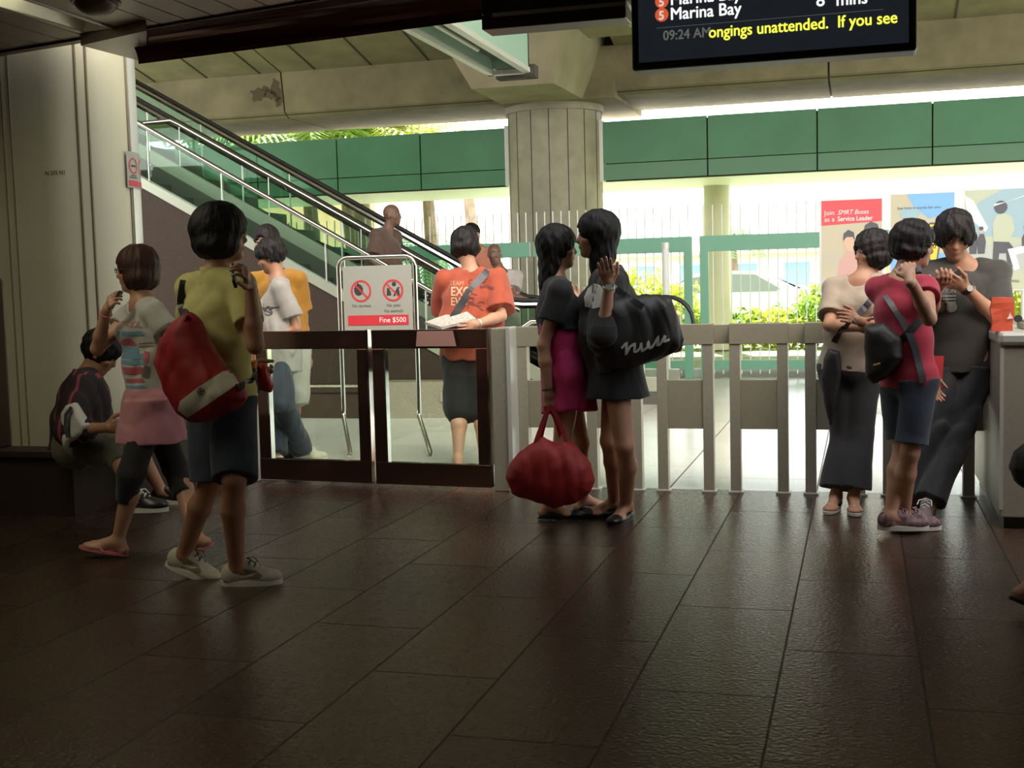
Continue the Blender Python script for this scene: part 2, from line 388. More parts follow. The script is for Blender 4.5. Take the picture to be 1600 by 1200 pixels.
M['dark_steel'] = mat('dark_steel', (.16, .09, .065), .14, metal=.9)
M['chrome'] = mat('chrome', (.72, .70, .66), .10, metal=1)
M['rubber'] = mat('rubber', (.02, .02, .018), .45)
M['esc_side'] = mat('esc_side', (.40, .42, .32), .35, metal=.4)
M['step'] = mat('step', (.10, .10, .08), .5, metal=.3)
M['black'] = mat('black', (.035, .035, .038), .4)
M['screen'] = mat('screen', (.06, .065, .08), .35, emit=(.6, .75, 1), es=.016)
M['glass'] = glass_mat('glass', (.90, .97, .92))
M['glass_green'] = glass_mat('glass_green', (.80, .90, .84))
M['mint_panel'] = mat('mint_panel', (.30, .46, .36), .35)
M['silver'] = mat('silver', (.62, .64, .58), .4, metal=.5)
M['white_plastic'] = mat('white_plastic', (.31, .31, .27), .4)
M['red_print'] = mat('red_print', (.52, .03, .04), .5)
M['ink'] = mat('ink', (.03, .03, .03), .6)
M['white_ink'] = mat('white_ink', (.8, .8, .78), .6)
M['grass'] = mat('grass', (.30, .36, .17), .9, noise=.4, nscale=3)
M['asphalt'] = mat('asphalt', (.25, .25, .24), .9, noise=.1, nscale=4)
M['leaf'] = mat('leaf', (.22, .36, .05), .55, noise=.45, nscale=1.5)
M['leaf_yellow'] = mat('leaf_yellow', (.42, .48, .06), .55, noise=.35, nscale=1.5)
M['leaf_dark'] = mat('leaf_dark', (.12, .24, .09), .55, noise=.4, nscale=1.5)
for _k in ('leaf', 'leaf_yellow', 'leaf_dark'):
    _m = M[_k]; _n = _m.node_tree.nodes; _l = _m.node_tree.links; _tr = _n.new('ShaderNodeBsdfTranslucent'); _x = _n.new('ShaderNodeMixShader'); _x.inputs[0].default_value = .45
    _src = _n['Principled BSDF'].inputs['Base Color'].links[0].from_socket; _l.new(_src, _tr.inputs[0])
    _l.new(_n['Principled BSDF'].outputs[0], _x.inputs[1]); _l.new(_tr.outputs[0], _x.inputs[2]); _l.new(_x.outputs[0], _n['Material Output'].inputs[0])
M['bark'] = mat('bark', (.22, .17, .12), .9, noise=.3, nscale=6)
M['tube_on'] = mat('tube_on', (.9, .9, .8), .5, emit=(1, .92, .62), es=6)
M['reflector'] = mat('reflector', (.75, .74, .62), .3, metal=.3)
M['led_yellow'] = mat('led_yellow', (.5, .5, .05), .5, emit=(.80, .85, .10), es=.85)
M['led_white'] = mat('led_white', (.5, .5, .5), .5, emit=(.85, .85, .82), es=.75)
M['led_red'] = mat('led_red', (.5, .1, .05), .5, emit=(.85, .13, .05), es=.75)
M['led_dim'] = mat('led_dim', (.1, .1, .1), .5, emit=(.10, .10, .09), es=1)

# ------------------------------------------------------------------ lamps of the hall: recessed troffers along Y
CZ = 2.72
def troffer(x, y0, y1, label, power):
    root = empty('ceiling_light', (x, (y0+y1)/2, CZ), label, 'ceiling light', 'recessed strip lights of the hall ceiling')
    w = .094; m = MB()
    m.prism([(x-w, CZ), (x-w*.45, CZ+.10), (x+w*.45, CZ+.10), (x+w, CZ), (x+w+.008, CZ), (x+w*.5, CZ+.112), (x-w*.5, CZ+.112), (x-w-.008, CZ)], y0, y1, 'y'); m.build('reflector', M['reflector'], root)
    for e_ in (y0-.01, y1): MB().box((x-w, e_, CZ), (x+w, e_+.01, CZ+.11)).build('end_cap', M['reflector'], root)
    m = MB(); m.box((x-w-.02, y0, CZ-.007), (x-w+.002, y1, CZ)); m.box((x+w-.002, y0, CZ-.007), (x+w+.02, y1, CZ)); m.build('trim', M['silver'], root)
    m = MB(); m.tube([(x, y0+.03, CZ+.065), (x, y1-.55, CZ+.065)], .016, 10); m.build('fluorescent_tube', M['tube_on'], root, True)
    a = area_lamp((x, (y0+y1)/2-.4, CZ+.025), .12, (y1-y0)*.7, power); a.parent = root; a.matrix_parent_inverse = Matrix.Translation(root.location).inverted()
    return root
troffer(-3.94, 1.9, 5.82, 'long recessed fluorescent strip light ending above the cream column', LAMP_POWER*2.2)
for x, y0, y1, nm in ((-3.94, -3.2, 1.5, 'recessed strip light behind the viewer on the column side'), (-1.9, -1.8, 2.2, 'recessed strip light overhead near the hall middle'), (.7, -2.4, 2.0, 'recessed strip light overhead on the machine side')):
    troffer(x, y0, y1, nm, LAMP_POWER*(1.3 if x < -3 else .4))

# ------------------------------------------------------------------ setting: floors, ceiling, column, viaduct
m = MB(); m.box((-12, -7, -.1), (8, 7.5, 0)); struct(m.build('floor', M['granite_floor']), 'dark speckled granite slab floor of the hall')
m = MB(); m.box((-14, 7.5, -.1), (10, 16.4, 0)); struct(m.build('floor', M['pale_floor']), 'pale polished tile floor beyond the barrier')
HALLW = mat('hall_wall', (.16, .14, .10), .7)
struct(MB().box((-10.2, -7.2, 0), (8, -7, 3.1)).build('wall_back', HALLW)); struct(MB().box((-10.2, -7, 0), (-10, 7.4, 3.1)).build('wall_left', HALLW)); struct(MB().box((7.0, -7, 0), (7.2, 7.4, 3.1)).build('wall_right', HALLW))
# ceiling slats run along Y and stop at a slanting edge
CZ = 2.72
def edgeY(x): return 6.035-.2169*(x+4.43)
m = MB(); x = -9.5975
while x < 6.8:
    if not (-4.10 < x < -3.90):
        m.prism([(x+.006, -7), (x+.1715, -7), (x+.1715, edgeY(x+.1715)), (x+.006, edgeY(x+.006))], CZ, CZ+.03)
    x += .1775
m.prism([(-4.06, 5.83), (-3.83, 5.83), (-3.83, edgeY(-3.83)), (-4.06, edgeY(-4.06))], CZ, CZ+.03)
m.prism([(-4.12, -7), (-4.035, -7), (-4.035, edgeY(-4.035)), (-4.12, edgeY(-4.12))], CZ+.002, CZ+.03)
m.prism([(-3.845, -7), (-3.72, -7), (-3.72, edgeY(-3.72)), (-3.845, edgeY(-3.845))], CZ+.002, CZ+.03)
struct(m.build('ceiling', M['ceil_slat']), 'long metal strip ceiling over the hall')
m = MB(); m.prism([(-10, -7), (8, -7), (8, edgeY(8)), (-10, edgeY(-10))], 2.85, 3.15); struct(m.build('ceiling_void', M['ceil_dark']))
# dark edge trim and curved maroon fascia
def along(prof, xs, off=lambda x: 0):
    vs = []; fs = []; n = len(prof)
    for x in xs:
        for (dy, z) in prof: vs.append((x, edgeY(x)+dy*off(x), z))
    for i in range(len(xs)-1):
        for k in range(n): a = i*n+k; b = i*n+(k+1) % n; fs.append((a, b, b+n, a+n))
    fs.append(tuple(range(n))[::-1]); fs.append(tuple((len(xs)-1)*n+k for k in range(n))); return vs, fs
xs = list(np.linspace(-10, 8, 40))
vs, fs = along([(-.02, CZ-.013), (.045, CZ-.013), (.045, 3.1), (-.02, 3.1)], xs, lambda x: 1)
struct(raw('trim_1', vs, fs, M['dark_trim']), 'dark metal trim along the ceiling edge')
prof = [(.0, CZ-.015)]+[(.25+.75*math.sin(t), CZ-.015-.125*(1-math.cos(t))) for t in np.linspace(0, math.pi/2, 9)]+[(1.0, 2.75), (1.0, 3.1), (0, 3.1)]
vs, fs = along(prof, list(np.linspace(-3.88, 8, 36)), lambda x: .17+.054*(x+4.1) if x < -1.4 else .32)
o = raw('trim_2', vs, fs, M['maroon'], smooth=False); struct(o, 'curved glossy maroon fascia below the ceiling edge')
_p = [fl(x, y, 2.665) for x, y in ((126, 71), (229, 98), (229, 48))]
struct(MB().prism([(q[0], q[1]) for q in _p], 2.665, 2.72).build('trim_3', M['ceil_slat']), 'small triangular soffit piece where the fascia meets the column')
# cream clad column: rounded rectangle in plan
def rrect(x0, x1, y0, y1, r, seg=10):
    P = []
    for cx, cy, a0 in ((x1-r, y0+r, -90), (x1-r, y1-r, 0), (x0+r, y1-r, 90), (x0+r, y0+r, 180)):
        for k in range(seg+1): a = math.radians(a0+90*k/seg); P.append((cx+r*math.cos(a), cy+r*math.sin(a)))
    return P
colm = empty('cladded_column', (-5.6, 7.2, 0), 'wide cream metal-clad column standing on the granite ledge at left', 'column')
m = MB(); m.prism(rrect(-7.2, -4.32, 6.27, 6.97, .349), .39, 3.2); m.build('cladding', M['cream_panel'], colm, True)
m = MB()
for sx in (aY(17, 400, 6.27)[0], aY(29, 400, 6.27)[0]):
    m.box((sx-.004, 6.264, .39), (sx+.004, 6.275, 2.9))
m.build('seam', M['seam'], colm)
m = MB()
cc = (-4.67, 6.62)
for a in (-54, -44, 2):
    p = (cc[0]+.352*math.cos(math.radians(a)), cc[1]+.352*math.sin(math.radians(a))); m.box((p[0]-.006, p[1]-.006, .39), (p[0]+.006, p[1]+.006, 2.9))
m.build('corner_strip', M['seam'], colm)
m = MB(); a0, a1 = 4, 40
P = [(cc[0]+r_*math.cos(math.radians(a)), cc[1]+r_*math.sin(math.radians(a))) for r_, rg in ((.35, np.linspace(a0, a1, 6)), (.362, np.linspace(a1, a0, 6))) for a in rg]
m.prism(P, .39, 2.9); m.build('corner_bead', M['cream_edge'], colm)
# number on the column
O = aY(71, 274, 6.262); flattext('lettering', 'N 335 N1', .034, O, (1, 0, 0), (0, 0, 1), M['ink'], colm, .002, bold=.0006)
# granite ledge around it
m = MB(); m.box((-8, 6.09, 0), (-4.45, 8.6, .35)); m.box((-8, 6.05, .35), (-4.41, 8.6, .39), .006)
o = m.build('granite_ledge', M['granite_brown']); tag(o, 'low brown granite ledge around the foot of the cream column', 'ledge')
# pillar shadow at the left border, built as a dark upright with chrome edge
r_ = empty('pillar_shadow', aY(2, 560, 6.2)*V3(1, 1, 0)+V3(-.09, 0, .39), 'pillar shadow built as a dark upright with a chrome edge at the far left border', 'post')
m = MB(); m.box((r_.location.x-.16, 6.10, .39), (r_.location.x+.085, 6.25, 1.42), .01); m.build('post_body', M['dark_trim'], r_)
m = MB(); m.box((r_.location.x+.085, 6.10, .39), (r_.location.x+.092, 6.12, 1.42)); m.build('chrome_edge', M['chrome'], r_)
# notice on the column edge (bends round it)
n_ = empty('column_notice', (-4.36, 6.46, 1.9), 'small no smoking notice wrapped on the column edge', 'notice')
za = 1.3+(455-210)/1900*6.75; zb = 1.3+(455-272)/1900*6.75
ang = np.linspace(-6, 36, 8); vs = []; fs = []
for a in ang:
    for z in (zb, za): vs.append((cc[0]+.366*math.cos(math.radians(a)), cc[1]+.366*math.sin(math.radians(a)), z))
for i in range(len(ang)-1): fs.append((2*i, 2*i+2, 2*i+3, 2*i+1))
raw('notice_sheet', vs, fs, M['white_plastic'], n_, True)
def cyl_patch(name, a0, a1, z0, z1, mt_, rad=.368):
    vs = []; fs = []; A = np.linspace(a0, a1, 6)
    for a in A:
        for z in (z0, z1): vs.append((cc[0]+rad*math.cos(math.radians(a)), cc[1]+rad*math.sin(math.radians(a)), z))
    for i in range(5): fs.append((2*i, 2*i+2, 2*i+3, 2*i+1))
    return raw(name, vs, fs, mt_, n_)
cyl_patch('red_band', -4, 14, zb+.01, zb+.045, M['red_print']); cyl_patch('red_band', 17, 34, zb+.01, zb+.045, M['red_print'])
def ring_cyl(ac, zc, r0, r1):
    vs = []; fs = []
    for k in range(24):
        t = k*2*math.pi/24
        for rr in (r0, r1):
            a = math.radians(ac)+rr*math.cos(t)/.368; vs.append((cc[0]+.368*math.cos(a), cc[1]+.368*math.sin(a), zc+rr*math.sin(t)))
    for k in range(24): a = 2*k; b = 2*((k+1) % 24); fs.append((a, a+1, b+1, b))
    return raw('prohibition_ring', vs, fs, M['red_print'], n_)
ring_cyl(5, zb+.135, .040, .050); ring_cyl(25, zb+.135, .040, .050)
cyl_patch('pictogram', 1, 9, zb+.13, zb+.14, M['ink']); cyl_patch('caption', -3, 12, zb+.06, zb+.066, M['ink']); cyl_patch('caption', 0, 10, zb+.072, zb+.078, M['ink'])
# ceiling dome
p = fl(150, 2, CZ); r_ = empty('ceiling_dome', p, 'dark round dome fitting under the strip ceiling beside the light', 'dome')
v_ = Vol(p-.2, p+.2, .01); v_.ell(p+V3(0, 0, 0), np.eye(3), (.105, .105, .07), 0); v_.cut(p+V3(0, 0, .0), (0, 0, 1)); v_.build('dome_shell', mat('dome', (.10, .08, .06), .35), r_)
m = MB(); m.tube([p+V3(0, 0, -.012), p+V3(0, 0, 0)], .118, 28); m.build('dome_ring', M['dark_trim'], r_)

# ---- viaduct girder, extruded along X
def girder(x0, x1, name):
    P = [(7.0, 6.6), (14.2, 6.15), (16.6, 5.62), (19.25, 5.0), (19.35, 4.34), (19.5, 4.26), (21.4, 4.27), (21.6, 4.5), (21.7, 5.1), (23, 5.5), (23, 6.9), (7.0, 6.9)]
    m = MB(); m.prism(P, x0, x1, 'x'); o = m.build(name, M['concrete']); return struct(o, 'concrete viaduct girder overhead')
girder(-45, -9.52, 'viaduct_girder'); girder(-9.49, -5.62, 'viaduct_girder'); girder(-3.72, -.47, 'viaduct_girder'); girder(-.44, 35, 'viaduct_girder')
m = MB(); m.prism([(19.4, 4.3), (21.4, 4.3), (21.6, 6.3), (19.4, 6.3)], -45, 35, 'x'); struct(m.build('viaduct_core', M['joint']))
struct(MB().box((-45, 7.0, 6.66), (35, 22.9, 6.95)).build('sun_block_slab', M['concrete']))  # unseen slab added to stop sun falling through the gap at the pier
# ribs (board joints) under the wing
m = MB(); x = -15.
while x < 6:
    if not -5.9 < x < -3.7:
        a = V3(x, 16.6, 5.62); b = V3(x+.02, 19.22, 5.008)
        m.obox((a+b)/2+V3(0, 0, -.004), (.012, 0, 0), (b-a)/2, (0, .002, .01))
    x += 1.02
struct(m.build('wing_joints', M['joint']), 'dark board joints under the viaduct wing')
# water stain on the girder web
pl = []
cx, cz = -9.75, 4.78
blob = lambda cx, cz, r0, sd, sy=1.: [(cx+(r0*(1+.25*math.sin(3*t+sd)+.15*math.sin(7*t+sd*2)))*math.cos(t), cz+sy*(r0*(1+.25*math.sin(2*t+sd)+.12*math.sin(5*t+sd)))*math.sin(t)) for t in np.linspace(0, 2*math.pi, 28)[:-1]]
sm = MB()
def webpt(x, z): return V3(x, 19.25+(5.0-z)*.15-.006, z)
for (x, z, r0, sd, sy) in ((-9.98, 4.66, .13, 1, 1), (-9.75, 4.66, .12, 2.5, .8), (-9.62, 4.72, .10, 4, 1.6), (-9.6, 4.52, .07, .5, 1.3), (-9.82, 4.75, .07, 3, .8)):
    sm.poly([webpt(*q) for q in blob(x, z, r0, sd, sy)])
struct(sm.build('girder_stain', M['stain']), 'brown water stain on the concrete girder')
# pier head
ph = empty('viaduct_pier', (-4.9, 20, 0), 'round tiled viaduct pier with a flared concrete crosshead', 'pier')
def hexa(lo, hi):
    """lo, hi: four corner points each, bottom and top"""
    vs = list(lo)+list(hi); fs = [(3, 2, 1, 0), (4, 5, 6, 7)]+[(i, (i+1) % 4, (i+1) % 4+4, i+4) for i in range(4)]; return vs, fs
vs, fs = hexa([(-5.54, 17.5, 4.2), (-4.29, 17.5, 4.2), (-4.17, 21.6, 4.22), (-5.66, 21.6, 4.22)], [(-6.05, 17.2, 5.15), (-4.05, 17.2, 5.15), (-3.70, 21.6, 5.3), (-6.1, 21.6, 5.3)])
raw('crosshead', vs, fs, M['concrete_light'], ph)
m = MB(); m.prism([(-4.9+.78*math.cos(t), 20+.78*math.sin(t)) for t in np.linspace(0, 2*math.pi, 49)[:-1]], 0, 4.15); m.build('shaft', M['column_tile'], ph, True)
m = MB(); m.prism([(-4.9+.82*math.cos(t), 20+.82*math.sin(t)) for t in np.linspace(0, 2*math.pi, 49)[:-1]], 4.09, 4.22); m.build('collar', M['column_tile'], ph, True)
m = MB()
for k in range(16):
    a = math.radians(-90+22.5*(k+.3)); c, s_ = math.cos(a), math.sin(a)
    m.obox((-4.9+.78*c, 20+.78*s_, 2.1), (-.006*s_, .006*c, 0), (.004*c, .004*s_, 0), (0, 0, 2.05))
m.build('panel_joint', M['joint'], ph)
# bearing block beside the pier (light concrete wedge)
vs, fs = hexa([(-4.45, 16.0, 5.15), (-3.55, 16.0, 5.15), (-3.2, 18.6, 5.02), (-4.15, 18.6, 5.02)], [(-4.8, 15.6, 5.9), (-3.3, 15.6, 5.9), (-3.0, 19, 5.9), (-4.6, 19, 5.9)])
raw('bearing_block', vs, fs, M['concrete_light'], ph)
vs, fs = hexa([(-5.62, 19.2, 4.2), (-3.72, 19.2, 4.2), (-3.72, 21.7, 4.2), (-5.62, 21.7, 4.2)], [(-5.62, 19.2, 5.0), (-3.72, 19.2, 5.0), (-3.72, 21.7, 5.0), (-5.62, 21.7, 5.0)])
o = raw('diaphragm', vs, fs, M['concrete'], ph)
# green walkway roof fascia, panels
lk = empty('walkway_roof', (-4.9, 20, 3.4), 'long green panelled roof edge of the covered walkway', 'roof')
for (x0, x1) in ((-13.5, -5.72), (-4.08, 4.5)):
    n = int((x1-x0)/1.55); w = (x1-x0)/n
    for i in range(n):
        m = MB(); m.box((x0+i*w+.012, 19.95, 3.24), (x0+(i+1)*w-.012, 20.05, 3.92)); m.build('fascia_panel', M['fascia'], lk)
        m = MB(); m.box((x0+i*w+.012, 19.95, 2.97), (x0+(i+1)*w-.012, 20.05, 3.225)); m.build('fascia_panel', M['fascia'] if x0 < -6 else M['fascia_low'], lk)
m = MB(); m.box((-13.5, 20.02, 2.95), (-5.75, 20.1, 3.90)); m.box((-4.05, 20.02, 2.95), (4.5, 20.1, 3.90)); m.build('backing', M['joint'], lk)
m = MB(); m.box((-13.5, 20.1, 2.99), (4.5, 23.0, 3.1)); m.build('soffit', M['white_paint'], lk); MB().box((-13.5, 20.1, 3.78), (4.5, 24.0, 3.86)).build('bounce_deck', M['white_paint'], lk)  # white top deck is unseen, added to bounce sun up to the girder flange
m = MB()
for px_ in (-5.70, -4.12): m.box((px_-.05, 19.9, 2.95), (px_+.05, 20.1, 3.95))
m.build('bracket', M['white_paint'], lk)
# walkway column far right of the pier
q = empty('slim_column', (-2.52, 22.6, 0), 'slim cream column of the walkway beyond the fence', 'column')
m = MB(); m.tube([(-2.52, 22.6, 0), (-2.52, 22.6, 3.0)], .24, 20); m.build('shaft', M['cream_panel'], q, True)

# ---- hanging inclined lamp housing in front of the girder
lb = empty('linear_light_housing', (-3.3, 9.5, 3.5), 'long pale green ceiling housing with a slotted dark underside', 'lamp housing')
m = MB(); m.box((-3.06, 7.3, 3.34), (-3.03, 11.4, 3.80)); m.build('side_panel', M['mint_panel'], lb)
m = MB(); m.box((-3.42, 7.3, 3.34), (-3.39, 11.4, 3.80)); m.box((-3.42, 11.37, 3.36), (-3.03, 11.4, 3.80)); m.box((-3.42, 7.3, 3.78), (-3.03, 11.4, 3.82)); m.build('casing', M['mint_panel'], lb)
m = MB(); m.box((-3.44, 7.3, 3.30), (-3.38, 11.42, 3.345)); m.box((-3.08, 7.3, 3.30), (-3.01, 11.42, 3.345)); m.box((-3.44, 11.37, 3.30), (-3.01, 11.43, 3.345)); m.build('rim', M['silver'], lb)
m = MB()
for k in range(24): m.box((-3.20, 7.5+k*.15, 3.42), (-3.10, 7.56+k*.15, 3.44))
m.build('slot', M['white_plastic'], lb)
m = MB(); m.box((-3.38, 7.3, 3.45), (-3.06, 11.37, 3.47)); m.build('inner_tray', M['step'], lb)
m = MB(); m.tube([(-3.29, 7.4, 3.40), (-3.29, 10.6, 3.40)], .02, 10); m.build('tube', M['silver'], lb, True)
o = MB().box((-3.42, 11.6, 3.30), (-3.03, 11.75, 3.42)).build('housing_bracket', M['joint'], lb)

# ---- platform display and the sign box beside it
Y0 = 5.0; KD = Y0/5.7
d_ = empty('train_display', (-.39, Y0, 2.3), 'black hanging train time display with yellow scrolling text', 'display')
xl, xr, zb_ = -1.02*KD, .24*KD, 1.3+.975*KD
m = MB(); m.box((xl, Y0, zb_), (xr, Y0+.14, 2.64), .01); m.build('casing', M['black'], d_)
m = MB(); m.box((xl+.03, Y0-.004, zb_+.03), (xr-.03, Y0, 2.62)); m.build('screen_glass', M['screen'], d_)
def onpid(px, py): q = aY(px, py, Y0-.006); return q
ex, ez = V3(1, 0, 0), V3(0, 0, 1)
def pidtext(s, px, py, h, mt_, **k):
    O = onpid(px, py); return flattext('lettering', s, h, O, ex, ez, mt_, d_, .0, fat=h*.022, **k)
sz = .078*KD
pidtext('Marina Bay', 1047, 31, sz, M['led_white'], width=.93)
pidtext('8', 1275, 10, sz, M['led_white']); pidtext('mins', 1306, 9, sz, M['led_white'], width=.93)
pidtext('Marina Bay', 1047, 8, sz, M['led_white'], width=.93)
pidtext('09:24 AM', 1036, 63, .062*KD, M['led_dim'], width=.90)
pidtext('ongings unattended.  If you see', 1107, 59, .073*KD, M['led_yellow'], width=.90)
O = onpid(1026, 44); m = MB(); m.box((O[0], Y0-.0065, O[2]-.0008), (O[0]+1.0*KD, Y0-.0055, O[2]+.0008)); m.build('rule_line', M['led_dim'], d_)
for (px, py) in ((1034, 23), (1034, 2)):
    O = onpid(px, py); P = [(O[0]+.031*KD*math.cos(t), O[2]+.031*KD*math.sin(t)) for t in np.linspace(0, 2*math.pi, 33)[:-1]]
    m = MB(); m.prism(P, Y0-.0065, Y0-.0055, 'y'); m.build('route_disc', M['led_red'], d_)
    q = onpid(px-5, py+8); flattext('lettering', '5', .055*KD, q+V3(0, -.002, 0), ex, ez, M['led_white'], d_, 0, bold=.001)
m = MB(); m.tube([(-.6, Y0+.05, 2.6), (-.6, Y0+.05, CZ+.01)], .02); m.build('hanger', M['dark_trim'], d_); MB().tube([(-.15, Y0+.03, 2.6), (-.15, Y0+.03, CZ+.01)], .02).build('hanger', M['dark_trim'], d_)
s_ = empty('sign_box', (-1.4, Y0+.1, 2.6), 'dark hanging sign box with a silver lower rim beside the display', 'sign box')
m = MB(); m.box((-1.76*KD, Y0+.03, 1.3+1.30*KD), (-1.05*KD, Y0+.18, CZ), .008); m.build('casing', M['black'], s_)
m = MB(); m.box((-1.70*KD, Y0+.028, 1.3+1.285*KD), (-1.05*KD, Y0+.17, 1.3+1.302*KD)); m.build('rim', M['silver'], s_)
m = MB(); m.box((-1.76*KD, Y0+.04, 1.3+1.23*KD), (-1.055*KD, Y0+.19, 1.3+1.30*KD), .005); m.build('lower_tray', M['dark_trim'], s_)

# ---- barrier of steel portals
GY = 7.42
def barrier(i):
    x0 = -2.09+.443*i; x1 = x0+.345
    b = empty('barrier_portal', ((x0+x1)/2, GY, 0), '', 'barrier', 'steel barrier portals')
    pw = .064; names = [(x0, x0+pw), (x1-pw, x1)]
    for a, c in names:
        MB().box((a, GY-.025, 0), (c, GY+.05, .91), .003).build('post', M['steel'], b)
        MB().box((a-.012, GY-.03, 0), (c+.012, GY+.055, .012), .002).build('foot_plate', M['silver'], b)
    MB().box((x0, GY-.03, .905), (x1, GY+.055, 1.03), .003).build('head_panel', M['steel_panel'], b)
    MB().box((x0+pw, GY-.012, .39), (x1-pw, GY+.03, .69), .003).build('middle_panel', M['steel_panel'], b)
    return b
BL = ['leftmost steel barrier portal beside the glass gate post', 'steel barrier portal behind the pink dress', 'steel barrier portal below the big black shoulder bag',
      'clear steel barrier portal between the black bag and the beige top woman', 'steel barrier portal behind the woman in the beige top', 'steel barrier portal behind the girl in the red top', 'steel barrier portal touching the ticket machine cabinet']
for i in range(7): barrier(i)['label'] = BL[i]
o = MB().box((-2.1, GY+.06, .905), (1.05, GY+.10, 1.022), .003).build('barrier_top_rail', M['steel_panel']); tag(o, 'continuous steel rail joining the heads of the barrier portals', 'rail')
o = MB().box((-2.22, GY-.16, 0), (-2.115, GY+.06, 1.03), .006)
gp = empty('gate_post', (-2.17, 7.3, 0), 'broad steel post where the glass gate meets the barrier', 'post'); o.build('post_body', M['steel'], gp)
MB().box((-2.12, GY-.175, 0), (-2.09, GY-.02, 1.035), .004).build('post_edge', M['silver'], gp)
o = MB().box((-4.04, 7.42, 0), (-3.96, 7.52, .62), .012).build('short_post', M['white_paint']); tag(o, 'short pale post at the left end of the glass gate', 'post')
# glass gate leaves
def leaf(A, B, label):
    A = np.array(A, float); B = np.array(B, float); ax = nz(B-A); L = np.linalg.norm(B-A); nrm = nz(np.cross(ax, UP))
    g = empty('glass_gate', (A+B)/2, label, 'gate', 'glass gate leaves in steel frames')
    def bar(n_, s0, s1, z0, z1, th, mt_, bev=.004):
        c = A+ax*(s0+s1)/2+UP*(z0+z1)/2; return MB().obox(c, ax*(s1-s0)/2, nrm*th, UP*(z1-z0)/2, bev).build(n_, mt_, g)
    bar('stile', 0, .085, .16, .90, .022, M['dark_steel']); bar('stile', L-.085, L, .16, .90, .022, M['dark_steel'])
    bar('top_rail', 0, L, .905, 1.025, .026, M['dark_steel']); bar('bottom_rail', 0, L, .02, .165, .026, M['dark_steel'])
    bar('glass_pane', .08, L-.08, .16, .91, .005, M['glass'], 0)
    bar('chrome_edge', .085, .094, .165, .905, .024, M['chrome'], 0); bar('chrome_edge', L-.006, L+.006, .165, 1.03, .03, M['chrome'], 0)
    return g
leaf((-3.93, 7.44, 0), (-3.08, 7.36, 0), 'left leaf of the low glass gate in dark steel frame'); g2 = leaf((-3.05, 7.355, 0), (-2.24, 7.29, 0), 'right leaf of the low glass gate beside the broad post')
# faded notice on the right leaf rail
A = V3(-2.72, 7.300, .92); ax = nz(V3(.81, -.065, 0)); nn = nz(V3(-.065, -.81, 0))*.030
q = A+nn; vs = [q, q+ax*.28, q+ax*.26+UP*.098, q+ax*.012+UP*.098]; raw('notice_strip', vs, [(0, 1, 2, 3)], mat('notice_strip', (.40, .22, .18), .4), g2)
flattext('lettering', 'EXIT' if False else 'PUSH', .05, q+ax*.07+nn*.05+UP*.025, ax, UP, mat('pale_text', (.5, .42, .3), .5), g2, .002) if False else None

# ---- ticket machine cabinet on the right
cb_ = empty('fare_gate_cabinet', (1.2, 6.9, 0), 'steel fare gate cabinet at the right border with a rounded top edge', 'cabinet')
MB().box((.675, 6.52, .06), (1.7, 7.9, .93), .006).build('body', M['steel'], cb_)
MB().box((.665, 6.50, .93), (1.72, 7.95, 1.0), .02).build('worktop', M['silver'], cb_)
MB().box((.70, 6.56, 0), (1.68, 7.88, .06)).build('plinth', M['black'], cb_)
MB().box((.672, 6.514, .10), (.69, 6.522, .92)).build('edge_strip', M['silver'], cb_)
# paper bag on it
p = aY(1567, 516, 6.62); bx = p[0]-.08
pb = empty('paper_bag', (bx+.09, 6.66, 1.0), 'small red paper takeaway bag on the steel cabinet', 'paper bag')
pts = []
m = MB(); rnd = random.Random(3)
for k, z in enumerate(np.linspace(0, .17, 7)):
    w = .052-.004*math.sin(k*1.3); dpt = .032*(1-.5*k/6)
    pts.append([m.b.verts.new((bx+.075+sx*w+rnd.uniform(-.003, .003), 6.62+sy*dpt+rnd.uniform(-.003, .003), 1.0+z+rnd.uniform(-.002, .002))) for sx, sy in ((-1, -1), (0, -1.05), (1, -1), (1, 1), (0, .9), (-1, 1))])
for a, b in zip(pts, pts[1:]):
    for k in range(6): m.b.faces.new((a[k], a[(k+1) % 6], b[(k+1) % 6], b[k]))
m.b.faces.new(pts[0]); m.b.faces.new(pts[-1]); m.build('bag_body', mat('red_paper', (.62, .09, .04), .6, noise=.1, nscale=12), pb)
raw('bag_logo', [(bx+.095, 6.585, 1.06), (bx+.125, 6.585, 1.065), (bx+.118, 6.586, 1.075), (bx+.11, 6.586, 1.095), (bx+.103, 6.586, 1.075)], [(0, 1, 2, 3, 4)], M['white_ink'], pb)
q = empty('receipt_printer', (.86, 6.85, 1.0), 'small grey device lying on the steel cabinet', 'device')
MB().box((.80, 6.74, 1.0), (1.05, 6.98, 1.035), .01).build('body', M['steel_panel'], q); MB().box((.82, 6.76, 1.035), (1.03, 6.96, 1.045), .004).build('tray', M['silver'], q)
MB().tube([(.80, 6.9, 1.05), (.80, 6.93, 1.05)], .02, 12).build('roller', M['black'], q)

